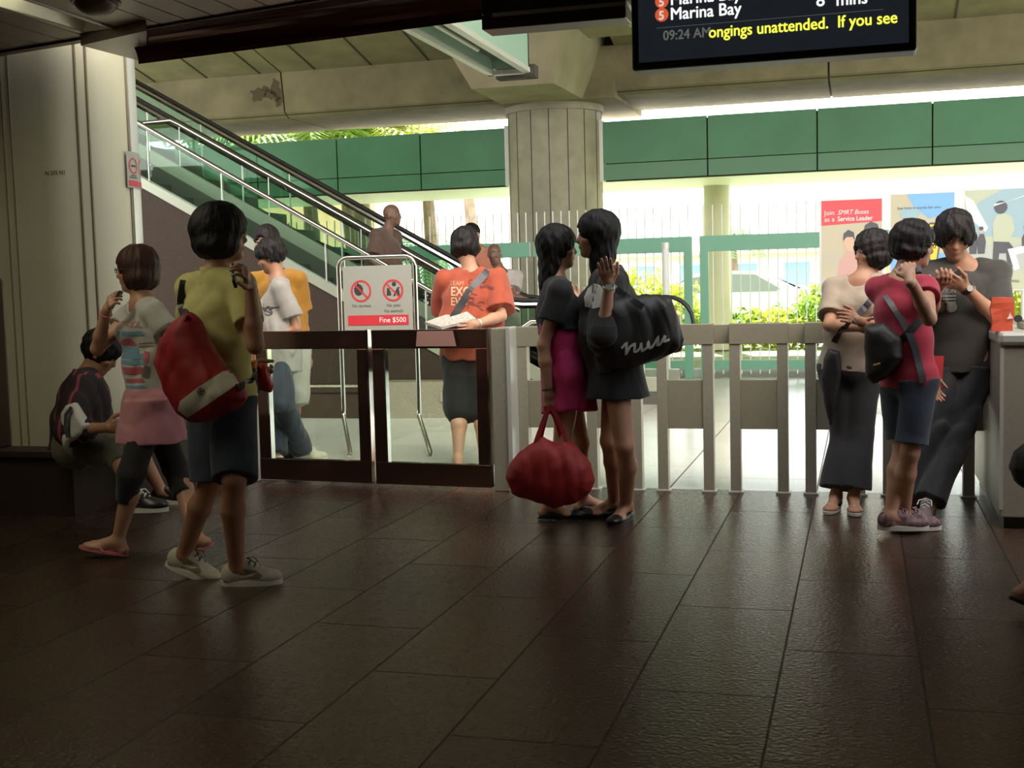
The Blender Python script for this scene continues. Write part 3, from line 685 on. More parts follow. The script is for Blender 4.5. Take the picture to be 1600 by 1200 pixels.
# ---- stair with glass balustrade and its granite side
st = empty('granite_stair', (-6.3, 12, 0), 'granite staircase rising to the left beside the escalator', 'stair')
SY0, SY1 = 11.6, 12.45
def szn(x): return 1.11+.56*(-5.15-x)        # nosing line
m = MB(); n0 = -3.35; k = 0; x = n0
P = [(n0, 0)]
while x > -11.2:
    z = (k+1)*.158; P += [(x, z), (x-.282, z)]; x -= .282; k += 1
P += [(x, 0)]
m.prism(P, SY0+.05, SY1, 'y'); m.build('steps', M['step'], st)
m = MB(); P = [(-3.2, 0), (-3.2, .12), (-11.2, szn(-11.2)+.04), (-11.2, 0)]; m.prism(P, SY0-.04, SY0+.04, 'y'); m.build('side_wall', M['granite_brown'], st)
m = MB(); m.prism([(-3.2, .12), (-3.2, .22), (-11.2, szn(-11.2)+.15), (-11.2, szn(-11.2)+.04)], SY0-.06, SY0+.05, 'y'); m.build('stringer', M['esc_side'], st)
m = MB(); m.prism([(-3.2, .20), (-3.2, .35), (-11.2, szn(-11.2)+.33), (-11.2, szn(-11.2)+.18)], SY1, SY1+.06, 'y'); m.build('stringer', M['esc_side'], st)
m = MB(); m.prism([(-3.2, 0), (-3.2, .20), (-11.2, szn(-11.2)+.18), (-11.2, 0)], SY1+.005, SY1+.055, 'y'); m.build('far_wall', M['step'], st)
# near balustrade
def rz(x): return 1.21+.573*(-4.09-x)
bal = empty('stair_balustrade', (-6, SY0, 1), 'near glass balustrade of the granite stair with steel handrail', 'balustrade')
m = MB(); m.tube([(-11.2, SY0, rz(-11.2)), (-3.35, SY0, rz(-3.35)+.0), (-3.12, SY0, .93), (-3.0, SY0, .93), (-2.93, SY0, .86), (-2.95, SY0, .5), (-3.0, SY0, .3)], .028, 12); m.build('handrail', M['chrome'], bal, True)
xs_ = [-11.2+.0, -9.6, -8.55, -7.32, -6.46, -5.3, -4.22, -3.25]
for a, b in zip(xs_, xs_[1:]):
    a += .02; b -= .02; z0 = lambda x: szn(x)+.12 if szn(x) > .0 else .12
    m = MB(); m.prism([(a, max(.1, z0(a))), (b, max(.1, z0(b))), (b, rz(b)-.04), (a, rz(a)-.04)], SY0-.006, SY0+.006, 'y'); m.build('glass_pane', M['glass_green'], bal)
    m = MB(); m.box((b+.014, SY0-.008, max(.15, z0(b))), (b+.024, SY0+.008, rz(b)-.03)); m.build('glass_joint', M['silver'], bal)
# escalator
es = empty('escalator', (-4.5, 13.3, 0), 'escalator with glass sides and black handrails behind the stair', 'escalator')
EY = (12.7, 13.9)
def ez_(x): return 1.43+.564*(-4.35-x)
for j, ey in enumerate(EY):
    dx = 0 if j == 0 else -.12
    top = [(-12, ey, ez_(-12)), (-4.1, ey, ez_(-4.1)), (-3.8, ey, ez_(-3.8)+.03), (-3.5, ey, 1.12), (-2.15, ey, 1.11)]
    lp = [(-2.15+.30*math.sin(t), ey, .81+.30*math.cos(t)) for t in np.linspace(.25, math.pi, 10)]
    m = MB(); m.tube([np.array(p)+V3(.02, 0, 0) for p in top+lp]+[(-2.6, ey, .50)], .032, 10, flat=(1.3, .8)); m.build('handrail', M['rubber'], es, True)
    m = MB(); m.tube([(p[0], p[1]-.0, p[2]-.05) for p in top], .035, 8, flat=(.8, 1)); m.build('handrail_guide', M['chrome'], es, True)
    e0 = lambda x: max(.28, ez_(x)-.72)
    xs2 = [-12, -10.6, -9.3, -8.0, -6.8, -5.6, -4.4, -3.3, -2.2]
    for a, b in zip(xs2, xs2[1:]):
        zt = lambda x: (max(1.10, ez_(x)) if x < -3.6 else 1.10)-.07
        a2, b2 = a+.01, b-.01
        m = MB(); m.prism([(a2, e0(a2)), (b2, e0(b2)), (b2, zt(b2)), (a2, zt(a2))], ey-.005, ey+.005, 'y'); m.build('glass_pane', M['glass_green'], es)
        m = MB(); m.obox((b, ey, (zt(b)+e0(b))/2), (.008, 0, 0), (0, .009, 0), (0, 0, (zt(b)-e0(b))/2)); m.build('glass_joint', M['silver'], es)
    m = MB(); m.prism([(-12, ez_(-12)-.90), (-3.75, .14), (-2.0, .14), (-2.0, .28), (-3.7, .30), (-12, ez_(-12)-.70)], ey-.07, ey+.07, 'y'); m.build('skirt_panel', M['esc_side'], es)
    m = MB(); m.prism([(-12, ez_(-12)-1.5), (-3.2, 0), (-2.0, 0), (-2.0, .14), (-3.75, .14), (-12, ez_(-12)-.90)], ey-.06, ey+.06, 'y'); m.build('truss_cladding', M['step'], es)
m = MB(); P = [(-2.0, 0)]; P += [(-2.0, .08), (-3.4, .08)]; x = -3.4; z = .08
while x > -12: x -= .38; z += .215; P += [(x+.38, z), (x, z)]
P += [(-12, 0)]; m.prism(P, EY[0]+.08, EY[1]-.08, 'y'); m.build('steps', M['step'], es)
# pale landing rail that turns into the far stair rail
lr = empty('stair_handrail', (-7.5, 12.5, 3), 'steel handrail on the far side of the stair with a level landing piece', 'handrail')
m = MB(); m.tube([(-9.5, 12.55, 3.22), (-7.60, 12.55, 3.27), (-7.5, 12.55, 3.22), (-4.1, 12.55, 1.30), (-3.5, 12.55, 1.02)], .028, 12); m.build('rail', M['chrome'], lr, True)
for x in (-8.6, -7.5, -6.4, -5.3, -4.2):
    z = 3.24 if x < -7.5 else 3.22-(x+7.5)*.565
    MB().tube([(x, 12.55, z), (x, 12.52, z-.8)], .007).build('baluster', M['silver'], lr)
# planter in front of the stair
pn = empty('granite_planter', (-5.2, 12, 0), 'low granite kerb wall in front of the stair with a small socket', 'planter')
MB().box((-7.5, 11.2, 0), (-4.59, 11.35, .26)).build('front_wall', M['granite_dark'], pn)
MB().box((-7.5, 11.18, .26), (-4.57, 11.56, .30), .004).build('coping', M['granite_brown'], pn)
vs, fs = hexa([(-4.75, 11.2, 0), (-4.59, 11.2, 0), (-4.10, 13.2, 0), (-4.30, 13.2, 0)], [(-4.75, 11.2, .28), (-4.59, 11.2, .28), (-4.10, 13.2, .44), (-4.30, 13.2, .44)])
vs, fs = hexa([(-4.80, 11.2, 0), (-4.585, 11.2, 0), (-4.585, 11.53, 0), (-4.8, 11.53, 0)], [(-4.8, 11.2, .30), (-4.585, 11.2, .30), (-4.585, 11.53, .30), (-4.8, 11.53, .30)])
raw('end_wall', vs, fs, M['granite_grey'], pn)
MB().box((-7.4, 11.36, .28), (-4.8, 11.52, .31)).build('pebble_bed', mat('pebbles', (.42, .40, .28), .8, noise=.5, nscale=30, bump=1, bscale=60), pn)
# low splayed granite wall at the stair foot
wl_ = MB(); a = V3(-4.585, 11.3, 0); b = V3(-3.35, 11.52, 0)
wl_.prism([(-4.59, 11.20), (-3.30, 11.40), (-3.30, 11.53), (-4.59, 11.53)], 0, .36)
o = wl_.build('stair_foot_wall', M['granite_grey']); tag(o, 'pale granite wall with a socket at the foot of the stair', 'low wall')
q = aY(668, 590, 11.35)
so = MB().box((-3.98, 11.27, .16), (-3.93, 11.31, .25), .003).build('socket', M['white_plastic'], o)

# ---- prohibition sign on a chrome stand
sg = empty('sign_stand', (-3.7, 9.1, 0), 'chrome stand holding a white no durians no pets sign', 'sign stand')
xa, xb, zt = -4.05, -3.395, 1.545; pts = [(xa+.10, 8.55, .03), (xa+.02, 8.72, .06), (xa, 9.1, .27), (xa, 9.1, zt-.08)]
def stube(sgn):
    x = xa if sgn < 0 else xb
    return [V3(x+.30, 8.50, .02), V3(x+.29, 8.54, .05), V3(x, 9.09, .27), V3(x, 9.1, .32)]
L_ = stube(-1); R_ = stube(1)
arcL = [V3(xa+.08-.08*math.cos(t), 9.1, zt-.08+.08*math.sin(t)) for t in np.linspace(0, math.pi/2, 6)]
arcR = [V3(xb-.08+.08*math.sin(t), 9.1, zt-.08+.08*math.cos(t)) for t in np.linspace(0, math.pi/2, 6)]
MB().tube(L_+arcL+arcR+R_[::-1], .018, 12).build('tube_frame', M['chrome'], sg, True)
MB().tube([(xa+.05, 9.1, zt-.0), (xa+.05, 9.1, zt-.07)], .006).build('hook', M['chrome'], sg); MB().tube([(xb-.07, 9.1, zt), (xb-.07, 9.1, zt-.07)], .006).build('hook', M['chrome'], sg)
px0, px1, pz0, pz1 = -4.01, -3.42, .955, 1.475
MB().box((px0, 9.085, pz0), (px1, 9.095, pz1), .002).build('sign_panel', M['white_plastic'], sg)
MB().box((px0+.035, 9.082, pz0+.045), (px1-.035, 9.0845, pz0+.125)).build('red_band', M['red_print'], sg)
flattext('lettering', 'Fine $500', .058, (px1-.055, 9.0815, pz0+.067), ex, ez, M['white_ink'], sg, 0, align='RIGHT')
for s1, xx, zz in (('No durians', px0+.155, pz0+.19), ('No pets', px0+.43, pz0+.19), ('No animals', px0+.43, pz0+.145)):
    flattext('lettering', s1, .036, (xx, 9.0835, zz), ex, ez, M['ink'], sg, 0, align='CENTER')
for xx in (px0+.155, px0+.43):
    zc = pz0+.32; m = MB(); vs = []; fs = []
    for k in range(40):
        t = k*2*math.pi/40
        for rr in (.073, .088): vs.append((xx+rr*math.cos(t), 9.0825, zc+rr*math.sin(t)))
    for k in range(40): a = 2*k; b = 2*((k+1) % 40); fs.append((a, a+1, b+1, b))
    raw('prohibition_ring', vs, fs, M['red_print'], sg)
    c, s1 = math.cos(math.radians(-45)), math.sin(math.radians(-45))
    MB().obox((xx, 9.0825, zc), (.078*c, 0, .078*s1), (0, .0004, 0), (-.006*s1, 0, .006*c)).build('prohibition_bar', M['red_print'], sg)
def disc(cx, cz, r0, y, ry=None, n=20): return [(cx+r0*math.cos(t), cz+(ry or r0)*math.sin(t)) for t in np.linspace(0, 2*math.pi, n+1)[:-1]]
m = MB(); m.prism([(px0+.135+(.036+.005*(k % 2))*math.cos(k*math.pi/12), pz0+.33+(.044+.005*(k % 2))*math.sin(k*math.pi/12)) for k in range(24)], 9.0828, 9.0838, 'y'); m.box((px0+.125, 9.0828, pz0+.37), (px0+.135, 9.0838, pz0+.395)); m.build('durian_pictogram', M['ink'], sg)
m = MB(); m.prism(disc(px0+.44, pz0+.37, .018, 0), 9.0828, 9.0838, 'y'); m.build('cat_pictogram', M['ink'], sg)
m = MB(); m.prism([(px0+.375, pz0+.28), (px0+.415, pz0+.28), (px0+.41, pz0+.31), (px0+.395, pz0+.34), (px0+.38, pz0+.34)], 9.0828, 9.0838, 'y'); m.build('bird_pictogram', M['ink'], sg)
m = MB(); m.prism([(px0+.43, pz0+.275), (px0+.445, pz0+.275), (px0+.46, pz0+.30), (px0+.475, pz0+.275), (px0+.49, pz0+.275), (px0+.48, pz0+.33), (px0+.49, pz0+.345), (px0+.47, pz0+.345), (px0+.45, pz0+.315)], 9.0828, 9.0838, 'y'); m.build('dog_pictogram', M['ink'], sg)

# ------------------------------------------------------------------ fence, posters, garden
FY = 16.0
def fence(x0, x1, label, stiles=(True, True), group='green fence panels with white bars'):
    f = empty('green_fence', ((x0+x1)/2, FY, 0), label, 'fence', group)
    MB().box((x0, FY-.03, 1.66), (x1, FY+.03, 1.86), .003).build('top_rail', M['green_paint'], f)
    MB().box((x0+.02, FY-.02, 0), (x0+.08, FY+.02, .15)).build('foot', M['green_paint'], f); MB().box((x0, FY-.03, .12), (x1, FY+.03, .24), .003).build('bottom_rail', M['green_paint'], f)
    for k, ok in enumerate(stiles):
        if ok:
            a = x0 if k == 0 else x1-.11
            MB().box((a, FY-.032, 0), (a+.11, FY+.032, 1.86), .003).build('stile', M['green_paint'], f)
    m = MB(); n = int((x1-x0)/.118)
    for i in range(n+1):
        x = x0+.05+i*(x1-x0-.1)/n
        m.tube([(x, FY, .06), (x, FY, 2.26)], .0085, 6)
    m.build('bars', M['white_paint'], f)
fence(-13.2, -10.2, 'fence panel farthest left behind the escalator', (True, False)); fence(-10.15, -6.4, 'fence panel behind the man on the escalator', (False, False))
fence(-6.35, -4.3, 'fence panel in front of the round pier', (False, False)); fence(-4.25, -2.11, 'fence gate panel left of the white gap between green frames', (False, True))
fence(-2.01, 1.4, 'fence gate panel right of the white gap, left of the posters', (True, False)); fence(1.5, 4.6, 'fence panel farthest right behind the film poster', (True, True))
q = empty('fence_post', (-2.45, 15.6, 0), 'slim pale post standing before the left green gate', 'post')
MB().tube([(-2.40, 15.6, 0), (-2.40, 15.6, 1.70)], .045, 14).build('post_body', M['white_paint'], q, True); MB().tube([(-2.40, 15.6, 1.70), (-2.40, 15.6, 1.78)], .055, 14).build('cap', M['silver'], q, True)
def pmat(name, c):
    m = mat(name, c, .5); n = m.node_tree.nodes; l = m.node_tree.links; t = n.new('ShaderNodeBsdfTranslucent'); t.inputs[0].default_value = (*c, 1)
    x = n.new('ShaderNodeMixShader'); x.inputs[0].default_value = .03; l.new(n['Principled BSDF'].outputs[0], x.inputs[1]); l.new(t.outputs[0], x.inputs[2]); l.new(x.outputs[0], n['Material Output'].inputs[0]); return m
PM = {k: pmat('poster_'+k, c) for k, c in dict(red=(.62, .07, .08), cream=(.45, .40, .28), pink=(.50, .30, .26), skin=(.55, .36, .26), dark=(.08, .08, .09), blue=(.18, .38, .62), sky=(.28, .40, .44),
      yellow=(.75, .52, .05), white=(.65, .65, .62), grey=(.40, .42, .38), green=(.22, .34, .26), lime=(.42, .45, .32)).items()}
PY = 12.0
def poster(x0, z0, x1, z1, label):
    p = empty('poster_stand', ((x0+x1)/2, PY, 0), label, 'poster stand')
    MB().box((x0-.02, PY, z0-.02), (x1+.02, PY+.03, z1+.02), .004).build('frame', M['silver'], p)
    MB().tube([(x0+.09, PY+.015, 0), (x0+.09, PY+.015, z0)], .018).build('leg', M['silver'], p); MB().tube([(x1-.09, PY+.015, 0), (x1-.09, PY+.015, z0)], .018).build('leg', M['silver'], p)
    MB().box((x0-.02, PY-.15, 0), (x1+.02, PY+.18, .02)).build('base', M['silver'], p)
    w, h = x1-x0, z1-z0; cnt = [0]
    def shape(n_, pts, c, lay):
        raw(n_, [(x0+u*w, PY-.002-.0012*lay, z0+v*h) for u, v in pts], [tuple(range(len(pts)))], PM[c], p)
    return p, shape, (lambda s, u, v, size, c, lay=4, **k: flattext('lettering', s, size, (x0+u*w, PY-.002-.0012*lay, z0+v*h), ex, ez, PM[c], p, 0, **k))
def rc_(a, b, c, d): return [(a, b), (c, b), (c, d), (a, d)]
def cir(cx, cy, rx, ry, n=20): return [(cx+rx*math.cos(t), cy+ry*math.sin(t)) for t in np.linspace(0, 2*math.pi, n+1)[:-1]]
p, S, T = poster(-.355, 1.14, .195, 2.01, 'red and cream recruitment poster with smiling staff, leftmost of three')
S('sheet', rc_(0, 0, 1, 1), 'cream', 0); S('red_header', [(0, .73), (1, .76), (1, 1), (0, 1)], 'red', 1)
T('Join', .05, .845, .062, 'white'); T('SMRT Buses', .27, .845, .062, 'white', shear=.3, width=.9); T('as a', .05, .775, .062, 'white'); T('Service Leader', .27, .775, .062, 'white', width=.86, bold=.0008)
T('Career opportunities at the depot', .07, .91, .022, 'pink') if False else None
S('person_shirt', [(.26, .18), (.70, .16), (.66, .38), (.54, .44), (.38, .42), (.30, .34)], 'pink', 2); S('face', cir(.46, .53, .085, .095), 'skin', 3); S('hair', [(.36, .56), (.37, .64), (.45, .68), (.54, .65), (.56, .56), (.52, .60), (.42, .60)], 'dark', 4)
S('face', cir(.84, .66, .11, .07), 'skin', 2); S('hair', [(.70, .64), (.72, .72), (.82, .76), (.93, .73), (.97, .64), (.92, .68), (.76, .68)], 'dark', 3)
S('rail_picture', rc_(.02, .30, .28, .32), 'grey', 2); S('rail_picture', rc_(.02, .36, .28, .375), 'grey', 2); S('rail_picture', rc_(.02, .41, .28, .42), 'grey', 2); S('footer', rc_(.0, .0, 1, .16), 'grey', 1); S('footer', rc_(.0, .0, 1, .06), 'cream', 2)
S('person_shirt', [(.66, .16), (1, .16), (1, .5), (.84, .56), (.70, .42)], 'pink', 1)
p, S, T = poster(.275, 1.14, .835, 2.04, 'blue poster with a yellow road sign, middle of three')
S('sheet', rc_(0, 0, 1, 1), 'cream', 0); S('sky_picture', [(.25, 1), (1, 1), (1, .8), (.6, .74), (.35, .88)], 'blue', 1); S('sky_picture', rc_(0, 0, 1, .38), 'blue', 1); S('cloud', cir(.3, .8, .16, .07), 'sky', 2)
T('See how it works for you', .10, .845, .034, 'dark', width=1.1)
S('sign_border', [(.30, .50), (.62, .70), (.76, .70), (.82, .64), (.74, .30), (.62, .30)], 'dark', 2); S('sign_face', [(.34, .50), (.62, .68), (.75, .68), (.79, .63), (.72, .32), (.64, .32)], 'yellow', 3)
S('arrow', [(.56, .44), (.62, .44), (.62, .56), (.68, .60), (.71, .57), (.71, .67), (.60, .65), (.64, .62), (.56, .57)], 'dark', 4); S('sign_pole', rc_(.64, .05, .68, .30), 'grey', 2)
p, S, T = poster(.925, 1.14, 1.52, 2.05, 'film poster with a leaping figure seen from behind, rightmost of three')
S('sheet', rc_(0, 0, 1, 1), 'lime', 0); S('ground_picture', rc_(0, .18, 1, .45), 'grey', 1); S('backdrop', [(0, .55), (1, .5), (1, 1), (.55, 1), (.2, .88)], 'sky', 1)
S('white_streak', [(.0, .95), (.12, .9), (.34, .62), (.30, .58), (.14, .68), (.02, .82)], 'white', 2); S('body', [(.42, .48), (.40, .66), (.46, .74), (.58, .76), (.68, .72), (.72, .6), (.64, .47)], 'lime', 4)
S('hair', cir(.52, .82, .095, .065), 'dark', 5); S('headband', [(.41, .83), (.9, .93), (.92, .945), (.6, .87), (.43, .855)], 'white', 6)
S('trousers', [(.42, .48), (.64, .47), (.72, .40), (.70, .22), (.62, .22), (.60, .36), (.50, .36), (.48, .2), (.40, .2)], 'dark', 4); S('striped_leg', [(.62, .40), (.98, .44), (.98, .38), (.74, .34), (.80, .20), (.72, .18)], 'white', 5)
for cx in (.12, .24, .88, .97):
    S('small_figure', [(cx-.05, .36), (cx-.06, .5), (cx-.02, .56), (cx+.04, .56), (cx+.07, .48), (cx+.05, .36)], 'dark', 3); S('face', cir(cx, .59, .03, .03), 'skin', 4); S('hair', cir(cx, .615, .034, .02), 'dark', 5)
T('CINEMAX', .55, .065, .035, 'dark') if False else T('CINEMAS', .55, .065, .035, 'dark')

# ground outside
m = MB(); m.box((-60, 16.4, -.12), (60, 26, -.02)); o = struct(m.build('ground', M['grass']), 'bright lawn strip beyond the fence')
m = MB(); m.box((-60, 26, -.14), (60, 36, -.04)); struct(m.build('road', M['asphalt']), 'sunlit road beyond the garden')
m = MB(); m.box((-90, 36, -.12), (90, 140, -.02)); struct(m.build('ground_far', M['grass']))
MB().box((-14, 16.3, -.02), (10, 16.5, .10)).build('kerb', M['white_paint'])['kind'] = 'structure'
def leaves(name, c, rad, n, size, m_, parent, seed=0, up=.4, shell=.55):
    rg = np.random.default_rng(seed); d = rg.normal(size=(n, 3)); d /= np.linalg.norm(d, axis=1)[:, None]; rr = shell+(1-shell)*rg.random(n)
    lump = 1+.22*np.sin(d[:, 0]*5+seed)*np.sin(d[:, 2]*6+seed)+.15*np.sin(d[:, 1]*9+2*seed)
    P = np.array(c)+d*(rr*lump)[:, None]*np.array(rad); P = P[P[:, 2] > .0]; n = len(P)
    a = rg.normal(size=(n, 3)); a[:, 2] += up; a /= np.linalg.norm(a, axis=1)[:, None]; b = np.cross(a, rg.normal(size=(n, 3))); b /= np.linalg.norm(b, axis=1)[:, None]
    L = (size*rg.uniform(.6, 1.4, n))[:, None]; V = np.stack([P-a*L, P+b*L*.38, P+a*L, P-b*L*.38], 1).reshape(-1, 3)
    return fastmesh(name, V, np.arange(4*n).reshape(-1, 4), m_, parent, False)
def bush(x, y, rx, h, m_, label, seed, group='garden bushes beyond the fence', size=.09):
    b = empty('bush', (x, y, 0), label, 'bush', group)
    leaves('foliage', (x, y, h*.5), (rx, rx*.8, h*.55), int(1400*rx), size, m_, b, seed)
    m = MB()
    for k in range(5): a = k*1.3+seed; m.tube([(x, y, 0), (x+.5*rx*math.cos(a), y+.4*rx*math.sin(a), h*.6)], [.03, .012], 6)
    m.build('stems', M['bark'], b)
bs = [(-5.0, 17.4, .55, 1.0, 'leaf_yellow', 'yellow-green bush seen left of the dark round pier'), (-3.9, 17.6, .6, .9, 'leaf', 'bush at the foot of the pier behind the pink dress'),
      (-2.9, 17.8, .8, 1.35, 'leaf_yellow', 'tall pale bush behind the left green gate'), (-1.9, 17.5, .55, .85, 'leaf', 'low bush behind the gap of the two green gates'),
      (-1.2, 17.7, .7, .8, 'leaf_yellow', 'low yellow bush before the parked white car'), (-.45, 17.6, .6, 1.05, 'leaf', 'green upright bush left of the red poster'),
      (.15, 17.8, .8, 1.5, 'leaf_yellow', 'tall yellow bush behind the red poster'), (1.3, 17.6, .7, 1.1, 'leaf', 'green bush behind the film poster stand'), (2.3, 17.7, .7, 1.2, 'leaf_yellow', 'yellow bush at the far right of the fence'),
      (-7.0, 17.8, .8, .8, 'leaf', 'green low bush behind the foot of the escalator'), (-8.4, 17.8, .8, .9, 'leaf_yellow', 'yellow low bush behind the escalator handrails')]
for i, b in enumerate(bs): bush(b[0]*1.32, b[1]*1.32, b[2]*1.32, max(.6, 1.3+(b[3]-1.3)*1.32), M[b[4]], b[5], i+1)
def palm(x, y, h, fr, L, label, seed, m_='leaf', thick=.12, droop=.9):
    p = empty('palm_tree', (x, y, 0), label, 'palm tree', 'palm trees outside'); rnd = random.Random(seed)
    MB().tube([(x, y, 0), (x+.1, y, h*.5), (x, y, h)], [thick*1.3, thick, thick*.8], 10).build('trunk', M['bark'], p, True)
    vs = []; fs = []
    for k in range(fr):
        a = k*2*math.pi/fr+rnd.uniform(-.2, .2); el = rnd.uniform(.35, 1.15); pos = V3(x, y, h); d = V3(math.cos(a)*math.cos(el), math.sin(a)*math.cos(el), math.sin(el)); n = 16
        for j in range(n):
            t = j/n; d = nz(d+V3(0, 0, -droop*.16)); nx_ = pos+d*(L/n); s_ = nz(np.cross(d, UP)); w = L*.26*math.sin(math.pi*(t*.85+.12))
            for sg in (-1, 1):
                b0 = len(vs); tip = pos+s_*sg*w+d*w*.5+V3(0, 0, -w*.35); vs += [pos, pos+(nx_-pos)*.55, tip+d*.01, tip]; fs.append((b0, b0+1, b0+2, b0+3))
            b0 = len(vs); vs += [pos-s_*.012, pos+s_*.012, nx_+s_*.01, nx_-s_*.01]; fs.append((b0, b0+1, b0+2, b0+3)); pos = nx_
    fastmesh('fronds', np.array(vs), np.array(fs), M[m_], p, False)
palm(*aY(645, 400, 27)[:2], 2.1, 16, 1.5, 'small palm seen right of the man on the escalator', 2, 'leaf_dark'); palm(*aY(712, 400, 29)[:2], 2.2, 16, 1.4, 'small palm just left of the orange shirt man', 3, 'leaf_dark')
palm(*aY(1143, 400, 34)[:2], 2.5, 16, 1.3, 'pale distant palm above the green gate', 4, 'leaf_dark')
palm(*aY(560, 300, 25)[:2], 4.5, 22, 2.6, 'big bright palm crown over the green roof edge', 5, 'leaf_yellow', .2, .7); palm(*aY(480, 300, 24)[:2], 4.3, 20, 2.2, 'big palm left of the other, over the green roof edge', 6, 'leaf', .16, .8)
palm(*aY(665, 300, 27)[:2], 4.7, 18, 1.9, 'palm crown over the roof edge nearest the pier', 8, 'leaf_yellow', .15, .8)
def tree(x, y, h, r, m_, label, seed):
    t = empty('tree', (x, y, 0), label, 'tree', 'broad trees outside')
    MB().tube([(x, y, 0), (x+.12, y, h*.4), (x-.1, y, h*.8)], [.28, .2, .12], 10).build('trunk', M['bark'], t, True)
    leaves('crown', (x, y, h), (r, r, r*.7), int(2600*r), .13, M[m_], t, seed)
tree(*aY(545, 350, 26)[:2], 5.2, 1.6, 'leaf_dark', 'broad tree with thick trunk seen between the handrails', 11); tree(*aY(395, 350, 27)[:2], 5.6, 2.0, 'leaf_dark', 'dark broad tree over the roof edge at left', 12)
tree(*aY(730, 300, 40)[:2], 8.2, 1.6, 'leaf_dark', 'distant tree top beside the round pier', 13)
# orange building far left, low building right
ob = empty('orange_building', (-24, 42, 0), 'orange tiled building far left behind the escalator', 'building')
a = aY(150, 230, 40)[0]; b = aY(385, 230, 40)[0]
MB().box((a, 40, -.1), (b, 52, 5.6)).build('wall', mat('salmon_wall', (.62, .36, .22), .8, noise=.1, nscale=3), ob)
MB().prism([(39.4, 5.55), (52.6, 5.55), (52.2, 5.75), (46, 6.6), (39.6, 5.75)], a-.5, b+.5, 'x').build('roof', mat('roof_tile', (.55, .25, .15), .8), ob)
lb2 = empty('low_building', (0, 60, 0), 'pale low building with a reddish roof far behind the garden', 'building')
MB().box((-12, 60, -.1), (14, 66, 2.5)).build('wall', M['white_paint'], lb2); MB().prism([(59.3, 2.45), (66.6, 2.45), (66, 2.65), (63, 3.5), (59.5, 2.65)], -12.5, 14.5, 'x').build('roof', mat('red_roof', (.60, .26, .18), .8), lb2)
for k in range(10): MB().box((-11+k*2.5, 59.97, .9), (-9.8+k*2.5, 60.0, 2.0)).build('window', mat('blue_window', (.2, .35, .5), .2) if k == 0 else bpy.data.materials['blue_window'], lb2)
# parked white car
def car(x, y, label, col, L=4.2):
    c = empty('car', (x, y, 0), label, 'car', 'cars on the road outside'); h = L/2
    P = [(-h, .35), (-h+.05, .75), (-h+.5, .92), (-h+1.0, 1.0), (-h+1.55, 1.40), (-h+2.0, 1.48), (-h+3.0, 1.45), (-h+3.75, 1.05), (-h+4.1, .98), (h, .7), (h, .3), (-h+.1, .28)]
    m = MB(); m.prism([(x+p[0], p[1]) for p in P], y-.82, y+.82, 'y'); bmesh.ops.bevel(m.b, geom=m.b.edges[:], offset=.04, segments=2, affect='EDGES'); m.build('body', col, c, True)
    gm = bpy.data.materials.get('car_glass') or mat('car_glass', (.22, .27, .29), .3)
    for pw in ([(-h+1.15, 1.0), (-h+1.6, 1.34), (-h+2.2, 1.40), (-h+2.2, 1.0)], [(-h+2.28, 1.0), (-h+2.28, 1.40), (-h+2.95, 1.38), (-h+3.5, 1.05), (-h+3.4, 1.0)]):
        m = MB(); m.prism([(x+p[0], p[1]) for p in pw], y-.83, y+.83, 'y'); m.build('side_window', gm, c)
    for wx in (-h+.85, h-.85):
        for sy in (-.78, .68): MB().tube([(x+wx, y+sy, .31), (x+wx, y+sy+.1, .31)], .31, 20).build('wheel', M['rubber'], c, True)
car(aY(1125, 440, 28)[0], 28, 'pale parked car behind the bushes at the right gate', mat('car_paint', (.75, .78, .80), .25)); car(aY(730, 440, 30)[0], 30, 'pale blue car behind the fence near the pier', mat('car_paint_blue', (.45, .60, .70), .25))

# ------------------------------------------------------------------ people
SKIN = {'light': mat('skin_light', (.50, .27, .17), .5, noise=.06, nscale=9), 'mid': mat('skin_mid', (.38, .19, .11), .5, noise=.06, nscale=9), 'dark': mat('skin_dark', (.15, .075, .045), .5, noise=.06, nscale=9)}
HAIRM = {'black': mat('hair_black', (.010, .008, .008), .58, spec=.25, bump=.3, bscale=120), 'brown': mat('hair_brown', (.050, .020, .012), .55, spec=.3, bump=.3, bscale=120)}
LIPM = mat('lip', (.40, .13, .10), .4); EYEW = mat('eye_white', (.34, .32, .30), .5); EYED = mat('eye_dark', (.015, .01, .01), .2); BROW = mat('brow', (.03, .02, .015), .8)
def cloth(name, c, n=.10, **k): return mat(name, c, .85, noise=n, nscale=14, bump=.12, bscale=350, sheen=.15, **k)
def ico(m, c, A, r, sub=2):
    MM = Matrix.Translation(tuple(c)) @ Matrix(((A[0][0], A[1][0], A[2][0]), (A[0][1], A[1][1], A[2][1]), (A[0][2], A[1][2], A[2][2]))).to_4x4() @ Matrix.Diagonal((*r, 1))
    bmesh.ops.create_icosphere(m.b, subdivisions=sub, radius=1, matrix=MM)
def solve(S, x, y, L, sg):
    if sg == 0:
        d = ray(x, y); q = CAMP+d*(((S-CAMP)@d)/(d@d)); return S+nz(q-S)*L
    d = ray(x, y); w = CAMP-S; a = d@d; b = 2*(w@d); c = w@w-L*L; D = b*b-4*a*c
    t = -b/(2*a) if D < 0 else (-b+sg*math.sqrt(D))/(2*a)
    return CAMP+d*t
class Person: pass
